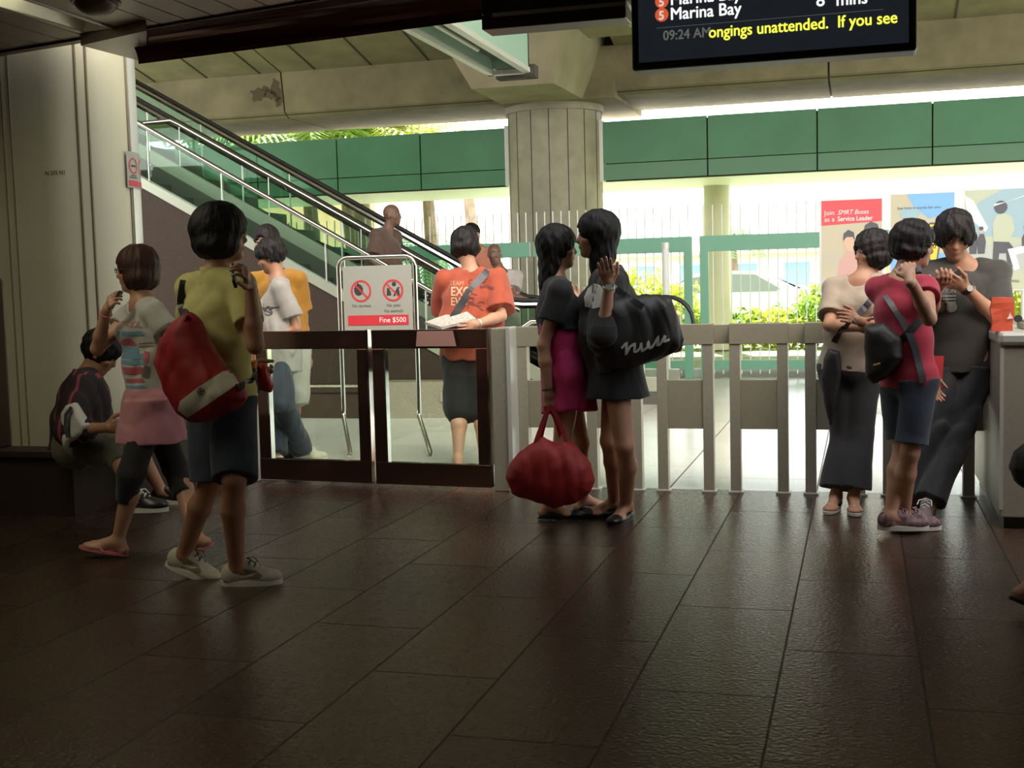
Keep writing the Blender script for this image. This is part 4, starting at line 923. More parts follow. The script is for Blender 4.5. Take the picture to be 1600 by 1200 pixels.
def hand(P, w, dirv, nrm, side, s, curl=.5, h=.004, spread=.10, thumb=.5, fcurl=None):
    """w wrist, dirv towards the fingers, nrm out of the palm, side +1 when the thumb lies on +lat"""
    u = nz(dirv); n = nz(np.array(nrm)-u*(np.array(nrm)@u)); lat = np.cross(u, n)*side
    lo = w-V3(.2, .2, .2)*s; V = Vol(w-V3(.17, .17, .17), w+V3(.17, .17, .17), h)
    V.cone(w-u*.035, w+u*.02, .026*s, .026*s, .01); V.flat(w+u*.015*s, w+u*.078*s, (.028*s, .014*s), (.038*s, .0125*s), lat, .012)
    L = [.068, .077, .072, .056]; fc = fcurl or [curl]*4
    for i in range(4):
        o = (1.5-i)*.0195*s; p = w+u*(.082-.004*abs(i-1.2))*s+lat*o; a = 0.; sp = (1.5-i)*spread*.6
        r0 = .0088*s
        for j in range(3):
            a += fc[i]*(.55 if j == 0 else .85); d = nz((u*math.cos(a)+n*math.sin(a))+lat*sp*.4); q = p+d*L[i]*s*(.45, .31, .24)[j]
            V.cone(p, q, r0, r0*.9, .0035 if j else .008); r0 *= .92; p = q
    p = w+u*.022*s+lat*.022*s+n*.004; d = nz(u*.72+lat*.75+n*.3*thumb); q = p+d*.040*s; V.cone(p, q, .014*s, .011*s, .01)
    d = nz(u*.9+lat*(.5-.5*thumb)+n*.5*thumb); q2 = q+d*.030*s; V.cone(q, q2, .0105*s, .0095*s, .004); d = nz(d+n*.4*thumb); V.cone(q2, q2+d*.024*s, .0095*s, .008*s, .004)
    return V.nets(), w+u*.075*s+n*.03*s, u, n, lat
def make_person(label, D, H, sex, skin, J, heads, hair=None, group=None, h=.0075, build=1.0, lift=0.0, handspec={}, foot=('shoe', 'shoe'), footpitch=(0, 0), name='person', headpitch=0, headroll=0):
    P = Person(); s = H/1.62; P.s = s; P.H = H; male = sex == 'm'
    P.hd_c, P.hd_p, P.hd_h = heads['chest'], heads['pelvis'], heads['head']
    pt_ = lambda k: PX(J[k][0], J[k][1], D+(J[k][2] if len(J[k]) > 2 else 0))
    P.chest = pt_('chest')+UP*.012; P.pel = pt_('pelvis')
    shw = (.122 if male else .110)*H*build**.3; hw = .053*H
    sc, sp = hr(P.hd_c), hr(P.hd_p)
    tilt = J.get('shtilt', 0)
    P.shR = P.chest+sc*shw*.88-UP*(.012*s)+UP*tilt; P.shL = P.chest-sc*shw*.88-UP*(.012*s)-UP*tilt
    P.hipR = P.pel+sp*hw; P.hipL = P.pel-sp*hw
    UA, FA, TH, SH = .178*H, .150*H, .240*H, .238*H
    def chain(a, k1, k2, l1, l2):
        e = solve(a, *J[k1][:2], l1, J[k1][2]); 
        q = solve(e, *J[k2][:2], l2, J[k2][2]); return e, q
    P.elR, P.wrR = chain(P.shR, 'elR', 'wrR', UA, FA); P.elL, P.wrL = chain(P.shL, 'elL', 'wrL', UA, FA)
    def leg(hip, kk, ak):
        if J[ak][2] == 'g': an = fl(J[ak][0], J[ak][1], (J[ak][3] if len(J[ak]) > 3 else .075)+lift)
        else: an = None
        kn = solve(hip, *J[kk][:2], TH, J[kk][2])
        if an is None: an = solve(kn, *J[ak][:2], SH, J[ak][2])
        return kn, an
    P.knR, P.anR = leg(P.hipR, 'knR', 'anR'); P.knL, P.anL = leg(P.hipL, 'knL', 'anL')
    root = empty(name, (P.pel[0], P.pel[1], lift), label, 'person', group); P.root = root
    F = hd(P.hd_h); R_ = hr(P.hd_h); pt2 = math.radians(headpitch); rl = math.radians(headroll)
    hf = nz(F*math.cos(pt2)-UP*math.sin(pt2)); hu = nz(UP*math.cos(pt2)+F*math.sin(pt2)); hs_ = R_*math.cos(rl)+hu*math.sin(rl); hu = nz(hu*math.cos(rl)-R_*math.sin(rl))
    P.hf, P.hs, P.hu = hf, hs_, hu; hc = pt_('head'); P.hc = hc; k = .98*s if s > .93 else s*1.03; P.hk = k
    A3 = (hs_, hf, hu)
    loc = lambda a, b, c: hc+hs_*a*k+hf*b*k+hu*c*k
    P.loc = loc
    pts = np.array([hc+hu*.16, hc-hu*.14, hc+hf*.14, hc-hf*.13, P.shL, P.shR, P.elL, P.elR, P.wrL, P.wrR, P.knL, P.knR, P.anL, P.anR, P.pel]); pad = .17
    lo, hi = pts.min(0)-pad, pts.max(0)+pad; lo[2] = min(lo[2], P.anL[2]-.12, P.anR[2]-.12); P.lo, P.hi = lo, hi
    V = Vol(lo, hi, h)
    P.neck = P.chest+UP*.035*s
    b = build
    def torso(V, g=0.0, gw=0.0, top=True, gp=None):
        """g = cloth thickness, gw = extra looseness at the waist"""
        gp = g if gp is None else gp
        u = nz(P.chest-P.pel); c0 = P.chest; pe = P.pel
        wst = pe+(c0-pe)*.40; che = pe+(c0-pe)*.74
        W1 = ((.168 if not male else .160)*s*b+gp, (.108)*s*b+gp); W2 = ((.126 if not male else .140)*s*b+g+gw, .088*s*b+g+gw)
        W3 = ((.145 if not male else .165)*s*b+g, (.108 if not male else .110)*s*b+g)
        sm = nz(sc+sp)
        V.flat(pe-u*.02, wst, W1, W2, sp, .03); V.flat(wst, che, W2, W3, sm, .03); V.flat(che, c0-u*.01, W3, (.115*s*b+g*.7, .062*s+g*.7), sc, .03)
        V.cone(P.shL+(c0-P.shL)*.45, P.shL, .050*s+g, .047*s*b+g, .035); V.cone(P.shR+(c0-P.shR)*.45, P.shR, .050*s+g, .047*s*b+g, .035)
        V.cone(c0-u*.02, c0+UP*.02, .065*s+g*.5, .055*s+g*.3, .03)
        for q_ in (P.shL, P.shR): V.cone(c0+UP*.028*s, c0+(q_-c0)*.62+UP*.004, .044*s+g*.4, .043*s+g*.6, .035)
        if not male:
            ff = hd(P.hd_c)
            for sd_ in (-1, 1): V.ell(che+ff*(.075*s+g)+sc*sd_*.062*s+u*.01, (sc, ff, u), (.05*s, .045*s, .05*s), .04)
    P.torso = torso
    torso(V)
    ar = .041*s*b; fr_ = .034*s*b
    for sh, el, wr in ((P.shL, P.elL, P.wrL), (P.shR, P.elR, P.wrR)):
        V.cone(sh, el, ar*1.05, ar*.86, .03); V.cone(el, el+(wr-el)*.35, ar*.86, ar*.88, .015); V.cone(el+(wr-el)*.35, wr, ar*.88, .024*s, .015)
    P.tr, P.cr = .079*s*b, .051*s*b
    bk = -hd(P.hd_p)
    for hp, kn, an in ((P.hipL, P.knL, P.anL), (P.hipR, P.knR, P.anR)):
        V.cone(hp, kn, P.tr, .050*s*b, .04); md = kn+(an-kn)*.32+bk*.012*s; V.cone(kn, md, .047*s*b, P.cr, .02); V.cone(md, an, P.cr, .031*s, .02)
    # feet
    P.feet = []
    for sd_, an, hk, fp in (('L', P.anL, heads['footL'], footpitch[0]), ('R', P.anR, heads['footR'], footpitch[1])):
        f0 = hd(hk); a = math.radians(fp); f = nz(f0*math.cos(a)-UP*math.sin(a)); uu = nz(UP*math.cos(a)+f0*math.sin(a)); sd2 = hr(hk)
        ball = an+f*.115*s-uu*.045*s; heel = an-f*.035*s-uu*.040*s
        V.cone(an, heel, .030*s, .030*s, .02); V.cone(an, ball, .034*s, .024*s, .02); V.ell(ball-uu*.004, (sd2, f, uu), (.043*s, .062*s, .020*s), .02)
        P.feet.append((an, f, uu, sd2, an-uu*.072*s))
    # neck and head
    V.cone(P.neck-UP*.02, loc(0, -.012, -.045), .056*s, .051*s, .035)
    V.ell(loc(0, -.012, .032), A3, (.073*k, .092*k, .088*k), .01); V.ell(loc(0, .022, -.035), A3, (.058*k, .068*k, .075*k), .03)
    V.ell(loc(0, .064, -.088), A3, (.022*k, .018*k, .016*k), .025); V.cone(loc(0, .083, .012), loc(0, .096, -.020), .007*k, .0125*k, .014)
    for q in (-1, 1):
        V.ell(loc(q*.031, .093, .012), A3, (.017*k, .012*k, .010*k), .012, 's'); V.ell(loc(q*.044, .058, -.018), A3, (.02*k, .02*k, .02*k), .02)
        V.ell(loc(q*.074, -.004, -.006), A3, (.009*k, .019*k, .031*k), .006)
    V.ell(loc(0, .082, -.052), A3, (.021*k, .010*k, .009*k), .008)
    ex_ = []; P.hands = {}
    for nm, el, wr in (('L', P.elL, P.wrL), ('R', P.elR, P.wrR)):
        sp_ = handspec.get(nm, {})
        dv = nz(wr-el) if 'to' not in sp_ else nz(solve(wr, sp_['to'][0], sp_['to'][1], .15*s, sp_['to'][2])-wr)
        nr = sp_.get('n', None); nr = (-sc if nm == 'R' else sc) if nr is None else np.array(nr, float)
        if abs(nz(nr)@dv) > .93: nr = nr+hd(P.hd_c)*.7
        vq, g, u_, n_, lt = hand(P, wr, dv, nr, (1 if nm == 'R' else -1), s*(1.05 if male else .97), sp_.get('curl', .45), .0042 if h < .009 else .006, fcurl=sp_.get('fc'), thumb=sp_.get('thumb', .5))
        ex_.append(vq); P.hands[nm] = (g, u_, n_, lt, wr)
    P.body = V.build('body', SKIN[skin], root, extra=ex_); P.h = h
    # face details
    m = MB()
    for q in (-1, 1): ico(m, loc(q*.031, .078, .012), A3, (.0135*k, .0095*k, .0075*k))
    m.build('eyes', EYEW, root, True); m = MB()
    for q in (-1, 1): ico(m, loc(q*.031, .0855, .012), A3, (.0058*k, .004*k, .0062*k))
    m.build('irises', EYED, root, True); m = MB()
    for q in (-1, 1): m.tube([loc(q*.014, .091, .031), loc(q*.030, .089, .036), loc(q*.048, .076, .031)], [.0028, .0035, .002], 6)
    m.build('eyebrows', BROW, root, True); m = MB(); ico(m, loc(0, .0865, -.048), A3, (.020*k, .007*k, .0042*k)); ico(m, loc(0, .086, -.0565), A3, (.017*k, .007*k, .0048*k)); m.build('lips', LIPM, root, True)
    if hair: hair_(P, **hair)
    return P
def hair_(P, v=.014, length=0, bang=.045, col='black', ears=False, nape=-.07, wid=1., fcut=.0, hh=.005, seed=1, amp=.004, back=.0):
    loc, k = P.loc, P.hk; A3 = (P.hs, P.hf, P.hu)
    ext = .17+max(0, length)
    V = Vol(P.hc-V3(.19, .19, max(.2, length+.1)), P.hc+V3(.19, .19, .18), hh)
    V.ell(loc(0, -.014, .036), A3, ((.076+v)*k, (.097+v)*k, (.092+v)*k), 0)
    if length > .09: V.flat(loc(0, -.03, .02), loc(0, -.045-back, -length), ((.082+v)*k*wid, (.068+v)*k), ((.070+v*.6)*k*wid, (.038+v*.6)*k), P.hs, .02)
    elif length > 0: V.ell(loc(0, -.02, -length*.45), A3, ((.084+v)*k*wid, (.080+v)*k, (length*.7+.02)*k), .02)
    top = bang; cz = (top-.17)/2; rz_ = (top+.17)/2
    V.ell(loc(0, .118+fcut, cz), A3, (.066*k, .088*k, rz_*k), .006, 's')
    if ears: V.ell(loc(0, .055, -.055), A3, (.16*k, .072*k, .072*k), .01, 's')
    if length <= .0: V.cut(loc(0, 0, nape), -P.hu-P.hf*.35)
    elif length <= .09: V.cut(loc(0, 0, -length-.03), -P.hu)
    if amp > .001: V.tufts(P.hc, P.hf, amp, seed)
    V.build('hair', HAIRM[col], P.root)
def top_(P, m_, hem=.05, sleeve=.6, g=.012, gw=.015, slv=.018, seed=1, name='shirt', wr=.004, neckr=.072, sleeve_end=None, hemdir=None, hemgrow=.0):
    V = Vol(P.lo, P.hi, P.h); P.torso(V, g, gw, gp=g+hemgrow)
    u = nz(P.chest-P.pel); hp = P.pel-u*hem
    if hem > .02: V.flat(hp-u*.03, P.pel, (.168*P.s+g+hemgrow, .112*P.s+g+hemgrow), (.168*P.s+g+hemgrow*.6, .110*P.s+g+hemgrow*.6), hr(P.hd_p), .02)
    V.cut(hp, -u)
    for sh, el, wq, sl in ((P.shL, P.elL, P.wrL, sleeve), (P.shR, P.elR, P.wrR, sleeve)):
        if sl <= 0: continue
        e = sh+(el-sh)*min(sl, 1.0); V.cone(sh, e, .047*P.s+g, .045*P.s+slv, .02, cap1=(sl < 1))
        if sl > 1: V.cone(el, el+(wq-el)*(sl-1), .045*P.s+slv, .034*P.s+slv*.8, .015, cap1=True)
    nk = P.neck; V.cone(nk+UP*.012, nk+UP*.12, neckr*.8*P.s, neckr*1.5*P.s, .01, 's'); V.ell(nk+hd(P.hd_c)*.04*P.s+UP*.012, np.eye(3), (neckr*.75*P.s,)*3, .01, 's')
    V.wrinkle(wr, 12, 5, seed); return V.build(name, m_, P.root)
def legs_(P, m_, frac=1.0, g=.014, flare=0., seed=2, name='trousers', up=.06, wr=.004, thigh=.0, waist=None):
    """frac 1 = to the ankle, .5 = to the knee"""
    V = Vol(P.lo, P.hi, P.h); u = nz(P.chest-P.pel); s = P.s
    V.flat(P.pel-u*.01, P.pel+u*up*1.6, (.166*s+g, .108*s+g), (.140*s+g, .095*s+g), hr(P.hd_p), .03); V.cut(P.pel+u*(up+.03), u)
    for hp, kn, an in ((P.hipL, P.knL, P.anL), (P.hipR, P.knR, P.anR)):
        if frac <= .5: e = hp+(kn-hp)*frac*2; V.cone(hp, e, P.tr+g, P.tr*(1-.3*frac*2)+g+thigh, .03, cap1=True)
        else:
            V.cone(hp, kn, P.tr+g, .054*s+g+thigh, .03); e = kn+(an-kn)*(frac-.5)*2; V.cone(kn, e, .054*s+g+thigh, .040*s+g+flare, .02, cap1=True)
    if waist is not None: V.cut(P.pel+u*waist, u)
    V.wrinkle(wr, 11, 5, seed); return V.build(name, m_, P.root)
def skirt_(P, m_, top=.10, drop=.30, w0=(.145, .105), w1=(.19, .15), g=.01, name='skirt', seed=3, wr=.004, dirn=None):
    V = Vol(P.lo-.1, P.hi+.1, P.h); u = nz(P.chest-P.pel); s = P.s; d = nz(dirn) if dirn is not None else nz((P.knL+P.knR)/2-P.pel)
    V.flat(P.pel+u*top, P.pel, (w0[0]*s, w0[1]*s), (.176*s+g, .118*s+g), hr(P.hd_p), .02, cap0=True); V.flat(P.pel, P.pel+d*drop, (.176*s+g, .118*s+g), (w1[0]*s, w1[1]*s), hr(P.hd_p), .02, cap1=True)
    V.wrinkle(wr, 12, 5, seed); return V.build(name, m_, P.root)
def footpoly(s, g=0.0, n=26):
    P = []
    for i in range(n):
        t = i/n*2*math.pi; f = .062+.128*math.cos(t); w = (.036+.010*math.cos(t-.3))*(1 if abs(math.sin(t)) else 1); P.append(((f)*s+(g*math.cos(t)), (w*s+g)*math.sin(t)))
    return P
def oprism(m, poly, O, f, sd, u, h0, h1):
    a = [m.b.verts.new(O+f*p[0]+sd*p[1]+u*h0) for p in poly]; b = [m.b.verts.new(O+f*p[0]+sd*p[1]+u*h1) for p in poly]; n = len(poly)
    m.b.faces.new(a); m.b.faces.new(b[::-1])
    for i in range(n): m.b.faces.new((a[i], b[i], b[(i+1) % n], a[(i+1) % n]))
def shoes_(P, kind, um, sm, lm=None, which=(0, 1), swoosh=None, h=.005):
    s = P.s; out = []
    for i in which:
        an, f, u, sd, gr = P.feet[i]; A3 = (sd, f, u); L = lambda a, b, c: gr+f*a*s+sd*b*s+u*c*s
        V = Vol(an-.26*s, an+.26*s, h)
        if kind == 'sneaker':
            V.ell(L(.115, 0, .032), A3, (.046*s, .080*s, .036*s), 0); V.ell(L(-.012, 0, .048), A3, (.038*s, .058*s, .056*s), .03); V.cone(L(.03, 0, .080), L(.10, 0, .050), .030*s, .026*s, .02)
            V.cone(L(-.005, 0, .085), L(-.012, 0, .16), .030*s, .034*s, .006, 's')
            V.cut(L(0, 0, .018), -u)
        elif kind == 'flat':
            V.ell(L(.135, 0, .020), A3, (.043*s, .066*s, .024*s), 0); V.ell(L(-.005, 0, .022), A3, (.034*s, .056*s, .034*s), .02); V.cone(L(.0, 0, .012), L(.13, 0, .012), .036*s, .038*s, .01)
            V.ell(L(.045, 0, .050), A3, (.032*s, .082*s, .028*s), .006, 's'); V.cut(L(0, 0, .006), -u)
        else: V = None
        if V is not None: o = V.build('shoe', um, P.root)
        else:
            m = MB(); oprism(m, footpoly(s, .004), gr, f, sd, u, .0, .014); o = m.build('flip_flop', sm, P.root)
            m = MB(); m.tube([L(.145, .004, .014), L(.125, .006, .050), L(.085, .034, .030), L(.055, .040, .012)], .0045, 6); m.tube([L(.145, .004, .014), L(.125, .004, .050), L(.085, -.034, .030), L(.055, -.040, .012)], .0045, 6); m.build('strap', um, o)
            continue
        m = MB()
        hgt = .022 if kind == 'sneaker' else .007
        oprism(m, footpoly(s, .005 if kind == 'sneaker' else .0), gr, f, sd, u, -.001, hgt); m.build('sole', sm, o)
        if lm and kind == 'sneaker':
            m = MB()
            for q in range(4):
                a = .055+q*.020; zt_ = .103-q*.0135
                m.tube([L(a, -.022, zt_-.010), L(a+.006, 0, zt_+.006), L(a+.002, .022, zt_-.010)], .0032, 5)
            m.tube([L(.045, .0, .115), L(.07, .03, .110), L(.09, .035, .09)], .0028, 5); m.tube([L(.045, 0, .115), L(.07, -.03, .112), L(.088, -.035, .088)], .0028, 5); m.build('laces', lm, o)
        if kind == 'sneaker' and swoosh:
            pl = [(.11, .040), (.09, .030), (.06, .026), (.035, .032), (.02, .045), (.035, .040), (.06, .042), (.09, .055), (.135, .078), (.10, .058)]
            pl = [(-.005, .034), (.02, .029), (.05, .034), (.085, .046), (.012, .043), (.004, .052), (-.008, .046)]
            pl = [(.095, .058), (.06, .040), (.03, .033), (.01, .036), (.004, .046), (.012, .060), (.014, .050), (.022, .046), (.045, .048)]
            sg = -1 if (sd@_fw) > 0 else 1
            sg = 1 if (sd@(-_fw)) > 0 else -1
            decal('side_panel', gridpoly([(.015*s, .030*s), (.10*s, .030*s), (.115*s, .045*s), (.085*s, .066*s), (.03*s, .075*s), (.0, .060*s)], .006), gr+sd*sg*.05*s, f, u, swoosh, o, o, .0014, dirn=-sd*sg, reach=.06)
            decal('side_mark', gridpoly([(p[0]*s, p[1]*s) for p in pl], .006), gr+sd*sg*.05*s, f, u, SHOEW, o, o, .0032, dirn=-sd*sg, reach=.06)
        out.append(o)
    return out
def glasses(P, m_):
    m = MB(); L = P.loc; k = P.hk
    for q in (-1, 1):
        m.tube([L(q*.033+.022*math.cos(t), .101, .010+.014*math.sin(t)) for t in np.linspace(0, 2*math.pi, 17)[:-1]], .0018, 5, closed=True); m.tube([L(q*.055, .100, .014), L(q*.076, .06, .014), L(q*.082, .0, .008)], .002, 5)
    m.tube([L(-.011, .102, .014), L(.011, .102, .014)], .0018, 5); m.build('glasses', m_, P.root, True)
def band(P, nm, w, c_from, r, width, m_, face=None):
    """a watch or bracelet around wrist w, axis along the forearm"""
    u = nz(w-c_from); x = nz(np.cross(u, UP+V3(.1, 0, 0))); y = np.cross(u, x); m = MB()
    for e in ([0] if width < .008 else [-width/3, 0, width/3]):
        m.tube([w-u*.012+u*e+(x*math.cos(t)+y*math.sin(t))*r for t in np.linspace(0, 2*math.pi, 17)[:-1]], max(.003, width/4), 6, closed=True)
    o = m.build(nm, m_, P.root, True)
    if face is not None:
        d = nz(np.array(face)); m = MB(); m.tube([w-u*.012+d*r, w-u*.012+d*(r+.008)], .017, 16); m.build('watch_face', M['silver'], o, True)
def pillow(name, poly, C_, heading, T, m_, parent, R=.06, h=.008, amp=.004, seed=5, e=1., tilt=0.):
    """soft bag: outline given by pixels, on the upright plane through C_ facing heading"""
    n = -hd(heading); ax = hr(heading); up = nz(UP*math.cos(tilt)+n*math.sin(tilt)); n = nz(np.cross(ax, up)); n = n if n@(-_fw) > 0 else -n
    Q = []
    for (x, y) in poly:
        d = ray(x, y); t = ((C_-CAMP)@n)/(d@n); q = CAMP+d*t-C_; Q.append((q@ax, q@up))
    Q = np.array(Q); W_ = np.array([C_+ax*a+up*b for a, b in Q]); pad = T+.03
    V = Vol(W_.min(0)-pad, W_.max(0)+pad, h); X = (V.ax[0][:, None, None]-C_[0], V.ax[1][None, :, None]-C_[1], V.ax[2][None, None, :]-C_[2])
    f = lambda w: (X[0]*w[0]+X[1]*w[1]+X[2]*w[2])
    a, b, c = f(ax), f(up), f(n); dmin = np.full(a.shape, 9., np.float32); ins = np.zeros(a.shape, bool); N = len(Q)
    for i in range(N):
        p, q = Q[i], Q[(i+1) % N]; e_ = q-p; L2 = e_@e_; t = np.clip(((a-p[0])*e_[0]+(b-p[1])*e_[1])/L2, 0, 1)
        dmin = np.minimum(dmin, np.hypot(a-p[0]-t*e_[0], b-p[1]-t*e_[1]))
        if abs(q[1]-p[1]) > 1e-9: ins ^= ((p[1] > b) != (q[1] > b)) & (a < (q[0]-p[0])*(b-p[1])/(q[1]-p[1])+p[0])
    d2 = np.where(ins, -dmin, dmin); tt = np.clip(-d2/R, 0, 1); hh = T*np.sqrt(np.clip(tt*(2-tt), 0, 1))
    V.v = np.where(d2 > 0, np.hypot(d2, c), np.maximum(np.abs(c)-hh, d2*.999)).astype(np.float32); V.wrinkle(amp, 16, 5, seed)
    o = V.build(name, m_, parent); o['_n'] = [float(z) for z in n]
    del o['_n']; return o, ax, up, n
def ribbon(name, pts, w, th, m_, parent, side=None):
    pts = [np.array(p, float) for p in pts]; m = MB(); V_ = []
    for i, p in enumerate(pts):
        t = nz(pts[min(i+1, len(pts)-1)]-pts[max(i-1, 0)]); s_ = nz(np.cross(t, side if side is not None else -_fw)); n = np.cross(s_, t)
        V_.append([m.b.verts.new(p+s_*a*w/2+n*b*th/2) for a, b in ((-1, -1), (1, -1), (1, 1), (-1, 1))])
    for a, b in zip(V_, V_[1:]):
        for k in range(4): m.b.faces.new((a[k], a[(k+1) % 4], b[(k+1) % 4], b[k]))
    m.b.faces.new(V_[0]); m.b.faces.new(V_[-1][::-1]); return m.build(name, m_, parent)
def wrap_line(P, targets, pts, m_, w, name, parent, off=.006, n=18, th=.004, dirn=None):
    """strap that follows the clothes: pixel polyline dropped onto the target meshes"""
    bvs = []
    for t in targets:
        mw = WM(t); bvs.append(BVHTree.FromPolygons([mw @ v.co for v in t.data.vertices], [tuple(p.vertices) for p in t.data.polygons]))
    seg = []
    for a, b in zip(pts, pts[1:]):
        for k in range(n//(len(pts)-1)): t = k/(n//(len(pts)-1)); seg.append((a[0]+(b[0]-a[0])*t, a[1]+(b[1]-a[1])*t))
    seg.append(pts[-1][:2]); out = []
    for (x, y) in seg:
        d = ray(x, y); best = None
        for bv in bvs:
            h_ = bv.ray_cast(Vector(CAMP), Vector(nz(d)), 50)
            if h_[0] is not None and (best is None or h_[3] < best[3]): best = h_
        if best is not None: out.append(np.array(best[0])-nz(d)*off)
    if len(out) < 2: return None
    for _ in range(2): out = [out[0]]+[(out[i-1]+out[i]*2+out[i+1])/4 for i in range(1, len(out)-1)]+[out[-1]]
    return ribbon(name, out, w, th, m_, parent)
def phone(P, hnd, label, m_=None, off=(0, 0, 0), dirv=None, group=None):
    g, u, n, lt, wr = P.hands[hnd]; r = empty('mobile_phone', g, label, 'mobile phone')
    c = g+np.array(off); a = nz(dirv) if dirv is not None else nz(lt); b = nz(u-a*(u@a)); cn = np.cross(a, b)
    MB().obox(c, a*.052, b*.024, cn*.007, .004).build('casing', m_ or M['black'], r); MB().obox(c+cn*.0072+a*.014, a*.02, b*.019, cn*.0006).build('screen', M['screen'], r)
    MB().obox(c+cn*.0072-a*.024, a*.018, b*.018, cn*.0008).build('keypad', M['rubber'], r); return r

WHITE_T = cloth('white_cotton', (.50, .48, .44)); PINK_S = cloth('pink_cotton', (.52, .22, .26)); BLACKC = cloth('black_cotton', (.014, .013, .013)); YEL = cloth('yellow_polo', (.58, .53, .20), .06)
DENIM = cloth('dark_denim', (.022, .030, .048), .3); DENIM2 = cloth('faded_denim', (.022, .030, .045), .4); ORANGE = cloth('orange_cotton', (.34, .062, .026)); AMBER = cloth('amber_cotton', (.31, .145, .008))
OLIVE = cloth('olive_cotton', (.10, .09, .055)); BEIGE = cloth('beige_cotton', (.32, .25, .185)); REDC = cloth('red_cotton', (.36, .02, .045)); MAG = cloth('magenta_satin', (.50, .02, .14), .05); CHAR = cloth('charcoal_cotton', (.030, .028, .022))
SHOEW = mat('shoe_cream', (.50, .47, .36), .6, noise=.12, nscale=20); SOLEW = mat('sole_white', (.60, .58, .50), .6); SHOEG = mat('shoe_taupe', (.17, .145, .10), .6); SHOEK = mat('shoe_black', (.016, .014, .014), .35)
REDBAG = mat('red_nylon', (.32, .012, .014), .6, noise=.12, nscale=9, bump=.2, bscale=200); BLKBAG = mat('black_nylon', (.018, .017, .016), .5, noise=.15, nscale=9, bump=.2, bscale=200)
FRAME = mat('spectacle_frame', (.10, .02, .02), .3); PINKR = mat('pink_rubber', (.60, .18, .20), .5)

def pl_grid(w, h, step=.012): return gridpoly([(0, 0), (w, 0), (w, h), (0, h)], step)
def brush(pts, w):
    """a brush stroke as a 2D polygon strip"""
    L = []; R_ = []
    for i, p in enumerate(pts):
        a = pts[max(0, i-1)]; b = pts[min(len(pts)-1, i+1)]; dx, dy = b[0]-a[0], b[1]-a[1]; l = math.hypot(dx, dy) or 1
        L.append((p[0]-dy/l*w/2, p[1]+dx/l*w/2)); R_.append((p[0]+dy/l*w/2, p[1]-dx/l*w/2))
    vs = L+R_; n = len(L); return vs, [(i, i+1, n+i+1, n+i) for i in range(n-1)]
def dense(pts, n=5):
    out = []
    for a, b in zip(pts, pts[1:]):
        for k in range(n): t = k/n; out.append((a[0]+(b[0]-a[0])*t, a[1]+(b[1]-a[1])*t))
    return out+[pts[-1]]
def subdiv(vf, maxlen=.02):
    b = bmesh.new(); V_ = [b.verts.new((v[0], v[1], 0)) for v in vf[0]]
    for f in vf[1]:
        try: b.faces.new([V_[i] for i in f])
        except Exception: pass
    bmesh.ops.triangulate(b, faces=b.faces[:])
    for _ in range(2):
        es = [e for e in b.edges if e.calc_length() > maxlen]
        if es: bmesh.ops.subdivide_edges(b, edges=es, cuts=1)
    bmesh.ops.triangulate(b, faces=[f for f in b.faces if len(f.verts) > 4])
    b.verts.index_update(); r = [tuple(v.co)[:2] for v in b.verts], [tuple(v.index for v in f.verts) for f in b.faces]; b.free(); return r

# --- woman in white T-shirt walking left, phone at her chin
P1 = make_person('woman in white printed T-shirt and pink skirt walking left with a phone at her mouth', 6.02, 1.52, 'f', 'light',
    dict(head=(213, 424, 0), chest=(224, 488, 0), pelvis=(234, 626, 0), elR=(152, 545, -1), wrR=(166, 487, -1), elL=(288, 556, -1), wrL=(296, 604, -1),
         knR=(276, 738, 0), anR=(307, 842, 'g', .12), knL=(206, 738, 0), anL=(184, 845, 'g', .085)),
    dict(chest=-125, pelvis=-115, head=-98, footL=-92, footR=-80), h=.0065, footpitch=(-12, 30), build=.97, headpitch=3,
    handspec={'R': dict(to=(178, 455, -1), n=hd(60), curl=.9, thumb=.8), 'L': dict(curl=.4)},
    hair=dict(v=.020, length=.085, bang=.05, col='brown', wid=1.08, fcut=-.006, seed=2))
sh = top_(P1, WHITE_T, hem=.01, sleeve=.42, g=.014, gw=.022, slv=.022, seed=3, neckr=.085)
skirt_(P1, PINK_S, top=.02, drop=.20, w0=(.15, .12), w1=(.206, .19), g=.02, dirn=-UP, name='skirt'); legs_(P1, BLACKC, .70, waist=-.185, g=.012, name='leggings', seed=5)
shoes_(P1, 'flip', PINKR, PINKR); glasses(P1, M['ink']); band(P1, 'bracelet', P1.wrR, P1.elR, .029, .006, PINKR)
fr = hd(-125); ax_ = hr(-125)*-1; ax_ = np.cross(UP, -fr); ax_ = nz(ax_) if nz(ax_)@_r > 0 else -nz(ax_)
pm = {'r': cloth('print_red', (.50, .10, .13)), 'b': cloth('print_blue', (.16, .32, .42)), 'k': cloth('print_grey', (.16, .15, .13)), 'p': cloth('print_rose', (.55, .30, .28))}
def onshirt(P, px, py): return PX(px, py, depth(P.chest)-.16)
def dec(P, target, px, py, shp, m_, name='print', off=.003, a=None):
    d = -_fw; x = nz(_r-_u*0); return decal(name, shp, onshirt(P, px, py), _r, _u, m_, target, target, off, dirn=nz(ray(px, py)), reach=.5)
dec(P1, sh, 180, 511, subdiv(textmesh('SCHOOL', .042, bold=.002, width=.72), .02), pm['p'])
for (px, py, w, hgt, c) in ((182, 524, .13, .02, 'b'), (184, 551, .10, .03, 'b'), (188, 560, .12, .024, 'b'), (190, 569, .11, .022, 'b'), (191, 584, .10, .034, 'r'), (192, 597, .10, .018, 'r'), (192, 606, .11, .012, 'b')):
    dec(P1, sh, px, py, gridpoly([(0, 0), (w*.5, -.004), (w, 0), (w*1.02, hgt*.6), (w*.9, hgt), (w*.4, hgt*.86), (0, hgt)], .008), pm[c])
